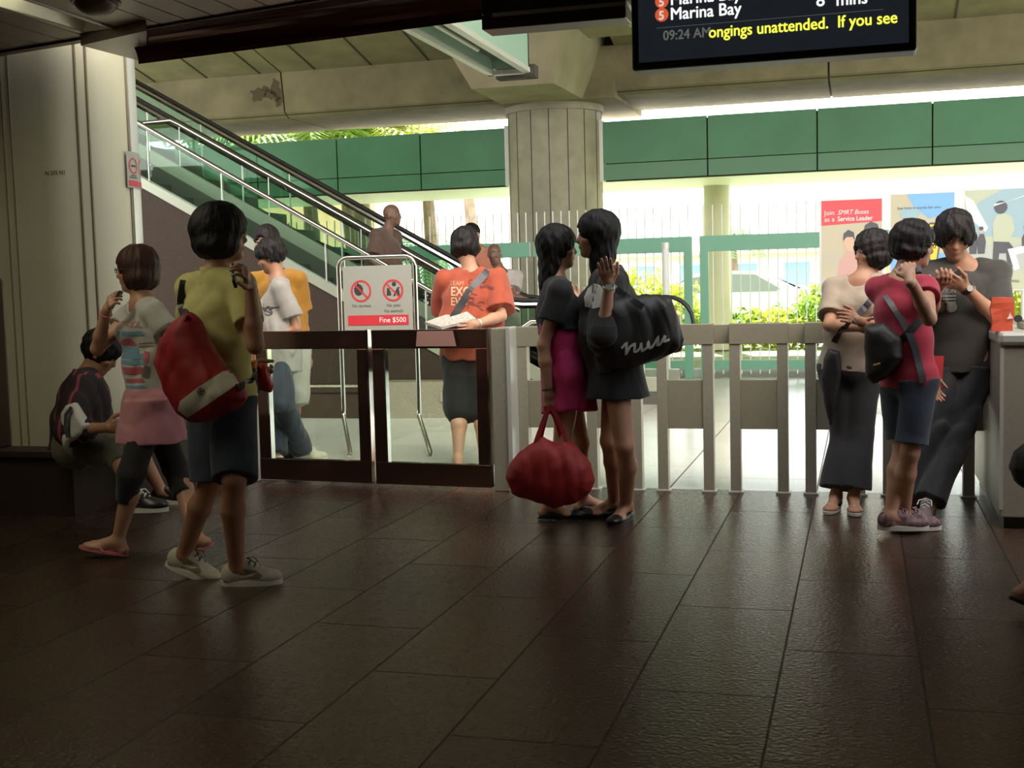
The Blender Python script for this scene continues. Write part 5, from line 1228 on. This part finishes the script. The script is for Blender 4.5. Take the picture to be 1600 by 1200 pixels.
dec(P1, sh, 183, 540, gridpoly([(.10*t, .036*math.sin(math.pi*t)) for t in np.linspace(0, 1, 9)], .006), pm['r'])
dec(P1, sh, 222, 566, gridpoly([(0, 0), (.03, -.004), (.035, .05), (.012, .055)], .007), pm['r']); dec(P1, sh, 222, 590, gridpoly([(0, 0), (.03, 0), (.04, .05), (.015, .062), (-.005, .03)], .007), pm['k'])
for yy in (538, 543): dec(P1, sh, 216, yy, gridpoly([(0, 0), (.075, .006), (.07, .010), (0, .006)], .005), pm['k'])
phone(P1, 'R', 'dark mobile phone at the mouth of the woman in white T-shirt', off=tuple(hd(-60)*.0+UP*.01), dirv=V3(.5, .2, .8))

# --- woman in yellow polo with red messenger bag, seen from behind
P2 = make_person('woman in yellow polo shirt and denim shorts with a red bag, seen from behind', 5.36, 1.66, 'f', 'mid',
    dict(head=(347, 370, 0), chest=(336, 448, 0), pelvis=(345, 612, 0), elR=(399, 540, -1), wrR=(391, 447, 1), elL=(302, 535, 1), wrL=(386, 572, 1),
         knR=(366, 748, -1), anR=(370, 888, 'g'), knL=(330, 752, -1), anL=(287, 868, 'g', .10)),
    dict(chest=32, pelvis=38, head=80, footL=97, footR=86), h=.0065, build=.98, footpitch=(20, 0), headpitch=-2,
    handspec={'R': dict(to=(377, 408, -1), n=-hd(70)+UP*.1, curl=.75, thumb=.6), 'L': dict(curl=1.0)},
    hair=dict(v=.032, length=.075, bang=.05, col='black', wid=1.06, fcut=.005, seed=4, amp=.003))
sh2 = top_(P2, YEL, hem=.06, sleeve=.62, g=.012, gw=.018, slv=.022, seed=6, neckr=.066); legs_(P2, DENIM, .50, waist=-.03, g=.018, name='shorts', thigh=.022, seed=7)
V = Vol(P2.neck-.14, P2.neck+.14, .005); V.cone(P2.neck-UP*.03, P2.neck+UP*.042, .078, .060, 0, cap1=True); V.cone(P2.neck-UP*.0, P2.neck+UP*.08, .052, .056, .004, 's'); V.build('collar', YEL, sh2)
shoes_(P2, 'sneaker', SHOEW, SOLEW, SHOEK, swoosh=SHOEG); glasses(P2, FRAME)
phone(P2, 'R', 'dark mobile phone held at the cheek by the woman in yellow polo', off=tuple(-hd(70)*.02))
C_ = PX(312, 575, depth(P2.pel)-.30); bg = empty('messenger_bag', C_-UP*.2, 'large red messenger bag with pale band on the yellow polo woman\'s back', 'bag')
bb, ax, up_, n_ = pillow('bag_body', [(297, 487), (310, 500), (328, 540), (352, 576), (378, 600), (384, 622), (370, 640), (335, 656), (300, 660), (283, 648), (262, 612), (247, 566), (256, 528), (275, 500)], C_, 25, .085, REDBAG, bg, R=.11, seed=3)
def bagdec(px, py, shp, m_, name, tgt, par, off=.003): return decal(name, shp, PX(px, py, depth(C_)-.15), _r, _u, m_, tgt, par, off, dirn=nz(ray(px, py)), reach=.4)
k = depth(C_)/FPX
bagdec(277, 641, gridpoly([(0, 0), (16*k, -12*k), (95*k, 42*k), (84*k, 62*k), (70*k, 60*k), (30*k, 34*k), (4*k, 14*k)], .008), cloth('pale_band', (.48, .44, .36)), 'pale_band', bb, bg)
ring = [(.016*math.cos(t), .016*math.sin(t)) for t in np.linspace(0, 2*math.pi, 24)[:-1]]; vv = []; ff = []
for i, t in enumerate(np.linspace(0, 2*math.pi, 25)[:-1]): vv += [(.0125*math.cos(t), .0125*math.sin(t)), (.0155*math.cos(t), .0155*math.sin(t))]
for i in range(24): a = 2*i; b = 2*((i+1) % 24); ff.append((a, a+1, b+1, b))
for t in (.3, 1.9, 3.2, 4.6): b0 = len(vv); c, s1 = math.cos(t), math.sin(t); vv += [(-.002*s1, .002*c), (.002*s1, -.002*c), (.013*c+.002*s1, .013*s1-.002*c), (.013*c-.002*s1, .013*s1+.002*c)]; ff.append((b0, b0+1, b0+2, b0+3))
bagdec(314, 612, (vv, ff), M['ink'], 'round_emblem', bb, bg, .0065)
wrap_line(P2, [sh2, bb, P2.body], [(289, 438), (286, 455), (283, 475), (290, 500)], M['black'], .042, 'strap', bg, .006, 18)
wrap_line(P2, [sh2, bb, P2.body], [(372, 606), (388, 596), (400, 585)], M['black'], .035, 'strap', bg, .008, 14)
# red carrier bag and bottle in her other hand
g = P2.hands['L'][0]
rb = empty('red_carrier_bag', g-UP*.2, 'crumpled red plastic bag held low by the woman in yellow polo', 'bag')
Cb = PX(414, 590, depth(g)); pillow('bag_body', [(404, 572), (412, 566), (420, 574), (427, 600), (424, 612), (404, 606)], Cb, 10, .03, mat('red_plastic', (.40, .02, .02), .3), rb, R=.03, h=.006, amp=.008)
bo = empty('drink_bottle', g-UP*.08, 'small bottle with an orange cap in the hand of the woman in yellow polo', 'bottle')
Cb = PX(397, 580, depth(g)-.02); MB().tube([Cb-UP*.10, Cb-UP*.095, Cb-UP*.0, Cb+UP*.02, Cb+UP*.03], [.018, .022, .022, .014, .012], 16).build('bottle_body', mat('bottle_amber', (.10, .06, .03), .15), bo, True)
MB().tube([Cb+UP*.015, Cb+UP*.045], .016, 16).build('cap', mat('cap_orange', (.70, .22, .04), .4), bo, True)

# --- seated man on the ledge
P3 = make_person('man in black and red striped shirt sitting on the granite ledge, looking down', 6.95, 1.66, 'm', 'mid',
    dict(head=(158, 552, .0), chest=(136, 600, 0), pelvis=(122, 692, .05), elR=(112, 672, -1), wrR=(166, 668, -1), elL=(160, 670, 1), wrL=(195, 672, 1),
         knR=(192, 702, -1), anR=(204, 778, -1), knL=(212, 690, 1), anL=(253, 768, 'g')),
    dict(chest=75, pelvis=80, head=85, footL=95, footR=90), headpitch=35, h=.008,
    hair=dict(v=.02, length=.0, bang=.055, nape=-.09, seed=8, amp=.007))
STR = mat('striped_cloth', (.02, .012, .014), .85)
_n = STR.node_tree.nodes; _l = STR.node_tree.links; wv = _n.new('ShaderNodeTexWave'); wv.inputs['Scale'].default_value = 3.3; wv.inputs['Distortion'].default_value = 1.5; wv.inputs['Detail Scale'].default_value = .6
rp = _n.new('ShaderNodeValToRGB'); rp.color_ramp.elements[0].position = .90; rp.color_ramp.elements[1].position = .96; rp.color_ramp.elements[0].color = (.02, .012, .014, 1); rp.color_ramp.elements[1].color = (.26, .04, .05, 1)
_t = _n.new('ShaderNodeTexCoord'); _l.new(_t.outputs['Object'], wv.inputs[0]); _l.new(wv.outputs[0], rp.inputs[0]); _l.new(rp.outputs[0], _n['Principled BSDF'].inputs['Base Color'])
top_(P3, STR, hem=.04, sleeve=1.6, g=.03, gw=.04, slv=.032, wr=.010, seed=9); legs_(P3, OLIVE, .66, g=.03, name='trousers', thigh=.02, wr=.008, seed=10)
shoes_(P3, 'sneaker', SHOEK, SOLEW, M['white_ink'])
Cw = PX(118, 655, depth(P3.pel)-.46); wb = empty('white_bag', Cw-UP*.1, 'white perforated bag on the lap of the seated man', 'bag')
pbw, _, _, _ = pillow('bag_body', [(106, 632), (118, 628), (128, 645), (140, 664), (134, 678), (112, 692), (103, 706), (98, 668), (98, 645)], Cw, 20, .035, mat('white_vinyl', (.55, .53, .50), .5), wb, R=.03, h=.006)
ribbon('dark_band', [PX(112, 636, depth(Cw)-.05), PX(103, 648, depth(Cw)-.05), PX(102, 666, depth(Cw)-.05), PX(106, 684, depth(Cw)-.05)], .018, .004, M['ink'], wb)

# --- boy in white T-shirt leaning on the gate, man in amber shirt behind him
P5 = make_person('boy in white T-shirt and jeans leaning on the glass gate, facing left', 9.05, 1.66, 'm', 'mid',
    dict(head=(423, 402, 0), chest=(437, 450, 0), pelvis=(440, 553, 0), elL=(463, 514, -1), wrL=(410, 530, -1), elR=(407, 508, 1), wrR=(392, 548, -1),
         knL=(442, 630, -1), anL=(472, 706, 'g'), knR=(426, 632, -1), anR=(432, 716, 'g')),
    dict(chest=-105, pelvis=-100, head=-88, footL=62, footR=-60), headpitch=18, h=.009, build=.92,
    hair=dict(v=.020, length=0, bang=.048, ears=True, nape=-.075, seed=12, amp=.008))
sh = top_(P5, cloth('off_white_cotton', (.33, .31, .28)), hem=.14, hemgrow=.022, sleeve=.72, g=.02, gw=.04, slv=.038, seed=13, wr=.006); legs_(P5, DENIM2, .97, waist=-.03, g=.022, flare=.02, name='jeans', wr=.008, seed=14); shoes_(P5, 'sneaker', SHOEW, SOLEW, M['white_ink'])
for st_ in ([(0, 0), (.03, .012), (.06, .02), (.09, .015), (.14, .02)], [(.02, .0), (.05, -.012), (.085, -.03), (.06, -.04), (.03, -.032)], [(.05, .03), (.06, .01), (.075, -.01), (.09, -.02)], [(.0, -.015), (.02, .02), (.03, -.01), (.05, .02), (.07, 0), (.1, .02)]):
    decal('print', subdiv(brush(dense(st_), .006), .012), PX(407, 484, depth(P5.chest)-.2), _r, _u, M['ink'], sh, sh, .004, dirn=nz(ray(415, 484)), reach=.5)
P4 = make_person('man in amber shirt and long white shorts standing behind the boy in white', 9.55, 1.76, 'm', 'mid',
    dict(head=(416, 380, 0), chest=(432, 438, 0), pelvis=(444, 533, 0), elL=(472, 497, 1), wrL=(481, 548, -1), elR=(404, 497, 1), wrR=(400, 540, 1),
         knR=(440, 614, -1), anR=(440, 700, 'g'), knL=(458, 614, -1), anL=(458, 700, 'g')),
    dict(chest=-165, pelvis=175, head=-165, footL=180, footR=175), h=.010, hair=dict(v=.016, length=0, bang=.055, ears=True, nape=-.07, seed=15, hh=.007))
# his right side is towards the left of the picture; the arm seen right of the boy is his left one
top_(P4, AMBER, hem=.06, sleeve=.75, g=.02, gw=.03, slv=.04, seed=16); legs_(P4, waist=-.03, m_=cloth('white_linen', (.38, .38, .33)), frac=.60, g=.035, thigh=.03, flare=.04, name='shorts', seed=17); shoes_(P4, 'sneaker', SHOEK, SOLEW)
# --- man riding the escalator
P6 = make_person('bald man in pinkish shirt standing on the escalator', 13.25, 1.70, 'm', 'dark',
    dict(head=(613, 337, 0), chest=(603, 370, 0), pelvis=(598, 444, 0), elR=(583, 408, -1), wrR=(610, 432, -1), elL=(620, 405, 1), wrL=(622, 430, 1),
         knR=(602, 502, -1), anR=(600, 555, -1), knL=(606, 502, -1), anL=(604, 553, 1)),
    dict(chest=115, pelvis=110, head=110, footL=105, footR=105), h=.012, build=1.12, hair=None)
top_(P6, cloth('dusty_pink_cloth', (.085, .045, .033)), hem=.10, sleeve=.8, g=.03, gw=.05, slv=.05, wr=.008, seed=18); legs_(P6, CHAR, .96, g=.02, seed=19); shoes_(P6, 'sneaker', SHOEK, SHOEK)

# --- person in orange T-shirt reading behind the gate
P7 = make_person('person in orange T-shirt and black shorts reading a newspaper behind the gate, seen from behind', 8.75, 1.66, 'm', 'light',
    dict(head=(726, 386, 0), chest=(737, 438, 0), pelvis=(734, 552, 0), elR=(783, 494, -1), wrR=(745, 506, -1), elL=(693, 492, 1), wrL=(700, 512, 1),
         knR=(753, 630, 0), anR=(756, 716, 'g'), knL=(718, 630, 0), anL=(716, 718, 'g')),
    dict(chest=8, pelvis=5, head=-12, footL=-5, footR=10), headpitch=22, h=.009, build=1.08,
    hair=dict(v=.024, length=.06, bang=.05, seed=20, wid=1.0, amp=.006))
sh7 = top_(P7, ORANGE, hem=.05, sleeve=.85, g=.03, gw=.05, slv=.065, seed=21, wr=.008); legs_(P7, BLACKC, .57, waist=-.02, g=.03, flare=.02, thigh=.035, name='shorts', seed=22); shoes_(P7, 'flat', SHOEK, SHOEK)
band(P7, 'watch', P7.wrR, P7.elR, .031, .014, M['silver'])
def dec7(px, py, shp, m_): decal('print', shp, PX(px, py, depth(P7.chest)-.25), _r, _u, m_, sh7, sh7, .004, dirn=nz(ray(px, py)), reach=.6)
dec7(702, 446, subdiv(textmesh('TEAM', .045, width=.9), .02), cloth('faded_print', (.62, .30, .16))); dec7(704, 462, subdiv(textmesh('EXO', .09, width=.8, bold=.001), .02), cloth('cream_print', (.62, .45, .28))); dec7(704, 477, subdiv(textmesh('EVO', .08, width=.8, bold=.001), .02), bpy.data.materials['cream_print'])
rnd = random.Random(4)
for k_ in range(11):
    a = rnd.uniform(0, 3.1); cx, cy = rnd.uniform(0, .16), rnd.uniform(-.12, .12); st_ = [(cx+.07*t*math.cos(a)+.012*math.sin(9*t), cy+.04*t*math.sin(a)+.012*math.cos(7*t)) for t in np.linspace(-.6, .6, 9)]
    dec7(732, 462, subdiv(brush(st_, .007), .012), cloth('maroon_print', (.16, .04, .03)) if k_ == 0 else bpy.data.materials['maroon_print'])
bgs = empty('sling_bag', P7.pel+V3(-.2, .1, 0), 'black sling bag strapped across the orange T-shirt', 'bag')
wrap_line(P7, [sh7, P7.body], [(766, 420), (750, 436), (732, 458), (718, 480), (706, 500)], M['black'], .055, 'strap', bgs, .008, 20)
q = PX(795, 555, 8.6); pillow('bag_body', [(760, 540), (788, 540), (796, 570), (792, 580), (765, 585)], PX(778, 560, 8.62), 80, .05, BLKBAG, bgs, R=.04, h=.009)
nw = empty('newspaper', PX(705, 500, 8.9), 'folded newspaper held by the person in orange T-shirt', 'newspaper')
A_ = [PX(664, 505, 8.62), PX(724, 484, 8.66), PX(744, 500, 8.42), PX(690, 513, 8.40)]; nn = V3(0, 0, .008)
vs, fs = hexa([a-nn for a in A_], [a+nn for a in A_]); raw('pages', vs, fs, mat('newsprint', (.38, .36, .30), .8, noise=.15, nscale=30), nw)
A2 = [a+nn*1.2 for a in A_]; raw('top_sheet', [A2[0], A2[1], A2[2], A2[3]], [(0, 1, 2, 3)], mat('newsprint_light', (.46, .44, .38), .8, noise=.3, nscale=60), nw)

# --- two people coming off the escalator behind
P8 = make_person('person in salmon shirt on the escalator behind the orange T-shirt', 14.6, 1.66, 'm', 'mid',
    dict(head=(738, 367, 0), chest=(750, 396, 0), pelvis=(756, 462, 0), elR=(742, 425, -1), wrR=(750, 450, -1), elL=(768, 425, -1), wrL=(776, 450, -1),
         knR=(752, 512, -1), anR=(752, 560, -1), knL=(760, 512, -1), anL=(762, 560, -1)),
    dict(chest=150, pelvis=150, head=120, footL=150, footR=150), h=.012, build=1.0, hair=dict(v=.018, length=0, bang=.05, ears=True, nape=-.07, hh=.008))
top_(P8, cloth('salmon_cloth', (.42, .15, .09)), hem=.1, sleeve=.8, g=.02, gw=.04, slv=.04, seed=23); legs_(P8, CHAR, .96, seed=24); shoes_(P8, 'sneaker', SHOEK, SHOEK)
P9 = make_person('bald man in white shirt resting one arm on the escalator rail', 13.6, 1.68, 'm', 'dark',
    dict(head=(773, 398, 0), chest=(784, 432, 0), pelvis=(786, 505, 0), elL=(800, 462, -1), wrL=(832, 471, -1), elR=(764, 466, -1), wrR=(770, 495, -1),
         knR=(780, 561, -1), anR=(778, 614, -1), knL=(792, 561, -1), anL=(794, 614, -1)),
    dict(chest=165, pelvis=165, head=165, footL=165, footR=165), h=.012, build=1.0, hair=None)
top_(P9, cloth('white_shirt_cloth', (.36, .32, .29)), hem=.1, sleeve=.7, g=.02, gw=.04, slv=.04, seed=25); legs_(P9, CHAR, .96, seed=26); shoes_(P9, 'sneaker', SHOEK, SHOEK)

# --- girl in pink dress with red handbag
P10 = make_person('girl in magenta dress and black short jacket facing right, holding a red handbag', 6.52, 1.58, 'f', 'light',
    dict(head=(872, 389, 0), chest=(868, 456, 0), pelvis=(886, 588, 0), elR=(849, 540, -1), wrR=(857, 612, -1), elL=(893, 530, 1), wrL=(893, 468, -1),
         knR=(878, 696, 0), anR=(858, 790, 'g'), knL=(909, 700, 0), anL=(912, 780, 'g')),
    dict(chest=84, pelvis=84, head=84, footL=80, footR=95), h=.0065, build=.95,
    handspec={'R': dict(curl=1.2, n=hd(180)*.2-hr(84)), 'L': dict(to=(886, 436, -1), n=hd(90)*-1+UP*.1, curl=.8)},
    hair=dict(v=.018, length=.20, bang=.035, seed=27, wid=.98, fcut=-.012, back=.02))
dm = skirt_(P10, MAG, top=.34, drop=.19, w0=(.145, .115), w1=(.190, .155), g=.014, name='dress', wr=.007, seed=28)
bl = top_(P10, BLACKC, hem=-.24, sleeve=.55, g=.020, gw=.02, slv=.026, name='jacket', seed=29, neckr=.066)
shoes_(P10, 'flat', SHOEK, SHOEK); band(P10, 'bangle', P10.wrR, P10.elR, .032, .010, M['black'])
hb_c = PX(859, 733, depth(P10.wrR)-.04); hb = empty('handbag', hb_c-UP*.2, 'bulging red fabric handbag hanging from the hand of the girl in magenta dress', 'handbag')
hbo, ax, up_, n_ = pillow('bag_body', [(848, 684), (860, 688), (872, 694), (884, 688), (893, 690), (908, 704), (924, 726), (929, 750), (923, 768), (900, 785), (866, 794), (838, 785), (800, 772), (790, 745), (796, 724), (812, 706), (834, 692)], hb_c, 5, .10, REDBAG, hb, R=.13, seed=31, amp=.0045)
dh = depth(hb_c)
for o_, pts in ((-.03, [(834, 700), (840, 682), (848, 660), (855, 642), (860, 634)]), (-.03, [(886, 698), (882, 680), (872, 656), (864, 640), (859, 633)]), (.05, [(842, 700), (846, 680), (852, 655), (858, 636)]), (.05, [(880, 698), (874, 672), (866, 650), (858, 636)])):
    ribbon('handle', [PX(x, y, dh+o_*(1-(700-y)/70)) for x, y in pts], .022, .004, REDBAG, hb)
phone(P10, 'L', 'dark camera phone raised by the girl in magenta dress', off=(0, -.02, .01), dirv=V3(.6, 0, .8))

# --- tall girl in dark jacket with black shoulder bag
P11 = make_person('tall girl in dark top and denim skirt facing left, hand at her ear', 6.42, 1.68, 'f', 'light',
    dict(head=(932, 370, 0), chest=(950, 443, 0), pelvis=(962, 574, 0), elL=(944, 522, -1), wrL=(951, 445, -1), elR=(925, 520, 1), wrR=(905, 478, 1),
         knL=(975, 690, 0), anL=(978, 790, 'g'), knR=(952, 692, 0), anR=(960, 786, 'g')),
    dict(chest=-92, pelvis=-80, head=-88, footL=-150, footR=-98), h=.0065, build=.95,
    handspec={'L': dict(to=(944, 405, -1), n=hd(0), curl=.12, fc=[.05, .1, .2, .3]), 'R': dict(curl=.5)},
    hair=dict(v=.018, length=.30, bang=.055, seed=32, wid=.95, fcut=.0, back=-.02))
j11 = top_(P11, BLACKC, hem=.02, sleeve=1.18, g=.035, gw=.06, slv=.040, name='jacket', seed=33, wr=.009, hemgrow=.0); skirt_(P11, cloth('dark_denim_skirt', (.018, .020, .024), .3), top=.06, drop=.155, w0=(.14, .115), w1=(.20, .172), g=.016, dirn=-UP, seed=34)
shoes_(P11, 'flat', SHOEK, SHOEK); band(P11, 'watch', P11.wrL, P11.elL, .028, .010, M['silver'], face=-_fw)
pp = gridpoly([(0, 0), (.045, -.01), (.085, .0), (.105, .035), (.10, .075), (.075, .11), (.045, .12), (.015, .095), (-.005, .05)], .01)
def dec11(px, py, shp, m_, off=.004, t=None): return decal('print', shp, PX(px, py, depth(P11.chest)-.3), _r, _u, m_, t or j11, t or j11, off, dirn=nz(ray(px, py)), reach=.6)
o = dec11(914, 479, pp, cloth('pale_print', (.42, .42, .38)))
# --- black shoulder bag
Cs = PX(1000, 515, depth(P11.chest)-.24); sb = empty('shoulder_bag', Cs-UP*.2, 'large black shoulder bag with white brush lettering carried by the tall girl', 'bag')
sbo, ax, up_, n_ = pillow('bag_body', [(942, 472), (980, 462), (1020, 459), (1048, 464), (1058, 490), (1068, 530), (1064, 548), (1030, 560), (985, 575), (950, 578), (930, 560), (926, 520)], Cs, -5, .09, BLKBAG, sb, R=.10, seed=35, amp=.007)
kk = depth(Cs)/FPX
Zp = [(815, 1005), (850, 965), (843, 1050), (870, 995), (903, 972), (900, 1030), (918, 1024), (940, 1000), (944, 968), (950, 1024), (985, 1000), (992, 958), (1000, 1008), (1022, 990), (1060, 925), (1052, 988), (1072, 975), (1106, 913), (1096, 962), (1132, 945)]
Wn = [[((x-817)/4.28, (1020-y)/4.28) for x, y in Zp]]
for s_ in Wn:
    vf = subdiv(brush(dense([(x*kk, y*kk) for x, y in s_], 5), .012), .02); decal('lettering', vf, PX(971, 548, depth(Cs)-.2), _r, _u, cloth('white_lettering', (.55, .55, .52)), sbo, sb, .004, dirn=nz(ray(1005, 540)), reach=.5)
wrap_line(P11, [j11, sbo, P11.body], [(958, 448), (972, 458), (990, 470), (1005, 480)], M['black'], .03, 'strap', sb, .008, 18)

# --- woman in beige top looking left
P12 = make_person('woman in beige top and dark flared trousers leaning on the barrier, looking left', 6.80, 1.55, 'f', 'mid',
    dict(head=(1362, 395, 0), chest=(1346, 450, 0), pelvis=(1330, 574, 0), elR=(1296, 508, -1), wrR=(1345, 512, -1), elL=(1378, 515, -1), wrL=(1340, 500, -1),
         knR=(1318, 672, 0), anR=(1306, 776, 'g'), knL=(1345, 672, 0), anL=(1334, 778, 'g')),
    dict(chest=-150, pelvis=-155, head=-100, footL=-168, footR=-150), h=.0075, headpitch=4,
    hair=dict(v=.020, length=.075, bang=.052, seed=36, wid=1.05, fcut=.0, back=.03, amp=.006))
s12 = top_(P12, BEIGE, hem=.03, sleeve=.75, g=.018, gw=.03, slv=.028, seed=37, neckr=.085); legs_(P12, cloth('dark_trouser', (.022, .022, .024), .2), .93, waist=0.0, g=.020, flare=.035, seed=38, wr=.006); shoes_(P12, 'flip', M['silver'], mat('sandal_white', (.5, .48, .42), .5))
b12 = empty('cross_body_bag', P12.pel+V3(-.2, 0, -.1), 'dark bag hanging at the hip of the woman in beige top', 'bag')
wrap_line(P12, [s12, P12.body], [(1366, 462), (1352, 480), (1332, 500), (1312, 518), (1303, 535)], M['black'], .034, 'strap', b12, .012, 20)
pillow('bag_body', [(1288, 560), (1296, 545), (1312, 548), (1316, 580), (1306, 640), (1298, 668), (1288, 630), (1282, 590)], PX(1300, 600, 6.72), 10, .03, BLKBAG, b12, R=.04)

# --- young man in dark T-shirt looking at his phone
P14 = make_person('young man in charcoal printed T-shirt and dark jeans looking down at a phone', 6.72, 1.70, 'm', 'mid',
    dict(head=(1491, 371, -.06), chest=(1504, 428, 0), pelvis=(1502, 555, 0), elR=(1452, 492, -1), wrR=(1466, 448, -1), elL=(1556, 497, -1), wrL=(1509, 449, -1),
         knR=(1462, 664, -1), anR=(1425, 782, 'g'), knL=(1500, 664, -1), anL=(1450, 790, 'g')),
    dict(chest=-172, pelvis=-165, head=-165, footL=-150, footR=-120), h=.0075, headpitch=24, build=1.04,
    handspec={'L': dict(to=(1476, 436, -1), n=_fw*.7+UP*.6, curl=.8), 'R': dict(to=(1480, 434, -1), n=_fw*.6+UP*.5, curl=.9)},
    hair=dict(v=.026, length=.02, bang=.044, seed=39, wid=1.05, amp=.007, fcut=-.004))
s14 = top_(P14, CHAR, hem=.10, sleeve=.80, g=.022, gw=.04, slv=.045, seed=40, wr=.008); legs_(P14, cloth('black_denim', (.016, .017, .020), .25), .97, waist=-.07, g=.024, flare=.02, seed=41, wr=.008); shoes_(P14, 'sneaker', mat('shoe_grey', (.14, .12, .11), .6), SOLEW, M['white_ink'])
band(P14, 'watch', P14.wrL, P14.elL, .034, .022, M['black'], face=-_fw)
FP = cloth('faded_grey_print', (.16, .15, .12))
def dec14(px, py, shp, m_): decal('print', shp, PX(px, py, depth(P14.chest)-.25), _r, _u, m_, s14, s14, .004, dirn=nz(ray(px, py)), reach=.6)
dec14(1456, 458, subdiv(textmesh('STATION', .035, width=.9), .02), FP)
for yy in (464, 469, 474): dec14(1456, yy, gridpoly([(0, 0), (.13, .002), (.13, .010), (0, .008)], .008), FP)
dec14(1468, 480, gridpoly([(.03*math.cos(t), .03*math.sin(t)) for t in np.linspace(0, 6.28, 14)[:-1]], .008), FP); dec14(1487, 480, gridpoly([(.03*math.cos(t), .03*math.sin(t)) for t in np.linspace(0, 6.28, 14)[:-1]], .008), FP)
phone(P14, 'L', 'dark mobile phone held by the young man in charcoal T-shirt', off=tuple(UP*.015), dirv=_r*.8+UP*.5)

# --- girl in red top on the phone
P13 = make_person('girl in red top and denim shorts facing right with a phone at her ear', 6.08, 1.56, 'f', 'light',
    dict(head=(1427, 385, 0), chest=(1408, 451, 0), pelvis=(1420, 588, 0), elR=(1452, 498, -1), wrR=(1421, 434, -1), elL=(1438, 528, 1), wrL=(1455, 590, 1),
         knR=(1423, 698, 0), anR=(1412, 806, 'g'), knL=(1410, 698, 0), anL=(1392, 806, 'g', .09)),
    dict(chest=58, pelvis=70, head=96, footL=95, footR=96), h=.0065, build=.96, headpitch=6,
    handspec={'R': dict(to=(1416, 400, 1), n=hd(20), curl=.55), 'L': dict(curl=.4)},
    hair=dict(v=.020, length=.055, bang=.045, seed=42, ears=False, wid=.98, fcut=.0, amp=.006))
s13 = top_(P13, REDC, hem=.05, sleeve=.30, g=.014, gw=.02, slv=.02, seed=43); legs_(P13, DENIM, .44, waist=-.02, g=.016, thigh=.012, name='shorts', seed=44, wr=.006)
shoes_(P13, 'sneaker', mat('shoe_patterned', (.03, .025, .03), .6, noise=.9, nscale=45, col2=(.30, .16, .16)), SOLEW, mat('lace_pink', (.50, .30, .30), .7)); glasses(P13, M['ink'])
m = MB(); ico(m, P13.loc(.083, -.004, -.036), (P13.hs, P13.hf, P13.hu), (.006, .006, .006)); m.build('earring', M['silver'], P13.root, True)
phone(P13, 'R', 'dark mobile phone at the ear of the girl in red top', off=tuple(hd(30)*.025))
mb_ = empty('messenger_bag', P13.pel+V3(-.15, -.05, -.1), 'black messenger bag slung behind the girl in red top', 'bag')
wrap_line(P13, [s13, P13.body], [(1384, 462), (1400, 485), (1418, 515), (1430, 545), (1437, 575), (1443, 598)], M['black'], .034, 'strap', mb_, .008, 24)
wrap_line(P13, [s13, P13.body], [(1438, 500), (1420, 520), (1400, 540), (1388, 552)], M['black'], .04, 'strap', mb_, .008, 16)
pillow('bag_body', [(1352, 508), (1382, 505), (1408, 528), (1412, 560), (1388, 590), (1365, 600), (1353, 588), (1350, 545)], PX(1380, 552, 6.0), 30, .06, BLKBAG, mb_, R=.06, seed=45)
MB().obox(PX(1370, 569, 5.915), hr(20)*.016+UP*.004, hd(0)*.002, UP*.004).build('yellow_tag', mat('yellow_tag', (.6, .45, .05), .6), mb_)
rp_ = empty('red_folder', PX(1464, 580, 6.3), 'red paper folder held beside the girl in red top', 'folder')
vs, fs = hexa([PX(1448, 606, 6.30), PX(1472, 606, 6.30), PX(1472, 606, 6.32), PX(1448, 606, 6.32)], [PX(1448, 556, 6.30), PX(1475, 556, 6.30), PX(1475, 556, 6.32), PX(1448, 556, 6.32)]); raw('cover', vs, fs, mat('folder_red', (.45, .03, .04), .5), rp_)

# --- person just outside the right border
P15 = make_person('person walking at the right border, only a heel and dark bag in view', 4.95, 1.65, 'f', 'mid',
    dict(head=(1690, 300, 0), chest=(1685, 385, 0), pelvis=(1680, 560, 0), elR=(1720, 480, 1), wrR=(1730, 560, -1), elL=(1650, 480, -1), wrL=(1640, 560, -1),
         knR=(1700, 720, -1), anR=(1700, 890, 'g'), knL=(1655, 740, -1), anL=(1614, 918, 'g', .10)),
    dict(chest=90, pelvis=90, head=90, footL=92, footR=92), h=.010, footpitch=(22, 0), hair=dict(v=.02, length=.2, seed=50, hh=.008))
top_(P15, CHAR, seed=51); legs_(P15, BLACKC, .8, g=.02, seed=52); shoes_(P15, 'flip', M['black'], M['black'])
bq = empty('dark_bag', PX(1610, 730, 4.8), 'dark bag edge at the right border', 'bag'); pillow('bag_body', [(1576, 730), (1584, 706), (1605, 690), (1660, 690), (1660, 770), (1605, 768), (1584, 752)], PX(1615, 730, 4.85), 10, .07, BLKBAG, bq, R=.06)
for nm, P in list(globals().items()):
    if isinstance(P, Person) and nm in ('P1','P2','P3','P4','P5','P6','P7','P8','P9','P10','P11','P12','P13','P14','P15'):
        f = lambda a, b: round(float(np.linalg.norm(a-b))/P.H, 3)
        print('LIMB', nm, 'ua', f(P.shL, P.elL), f(P.shR, P.elR), 'fa', f(P.elL, P.wrL), f(P.elR, P.wrR), 'th', f(P.hipL, P.knL), f(P.hipR, P.knR), 'sh', f(P.knL, P.anL), f(P.knR, P.anR), 'tor', f(P.chest, P.pel), 'top', round(float((P.hc+P.hu*.12)[2]), 2), 'pel', round(float(P.pel[2]), 2), 'an', round(float(P.anL[2]), 2), round(float(P.anR[2]), 2))
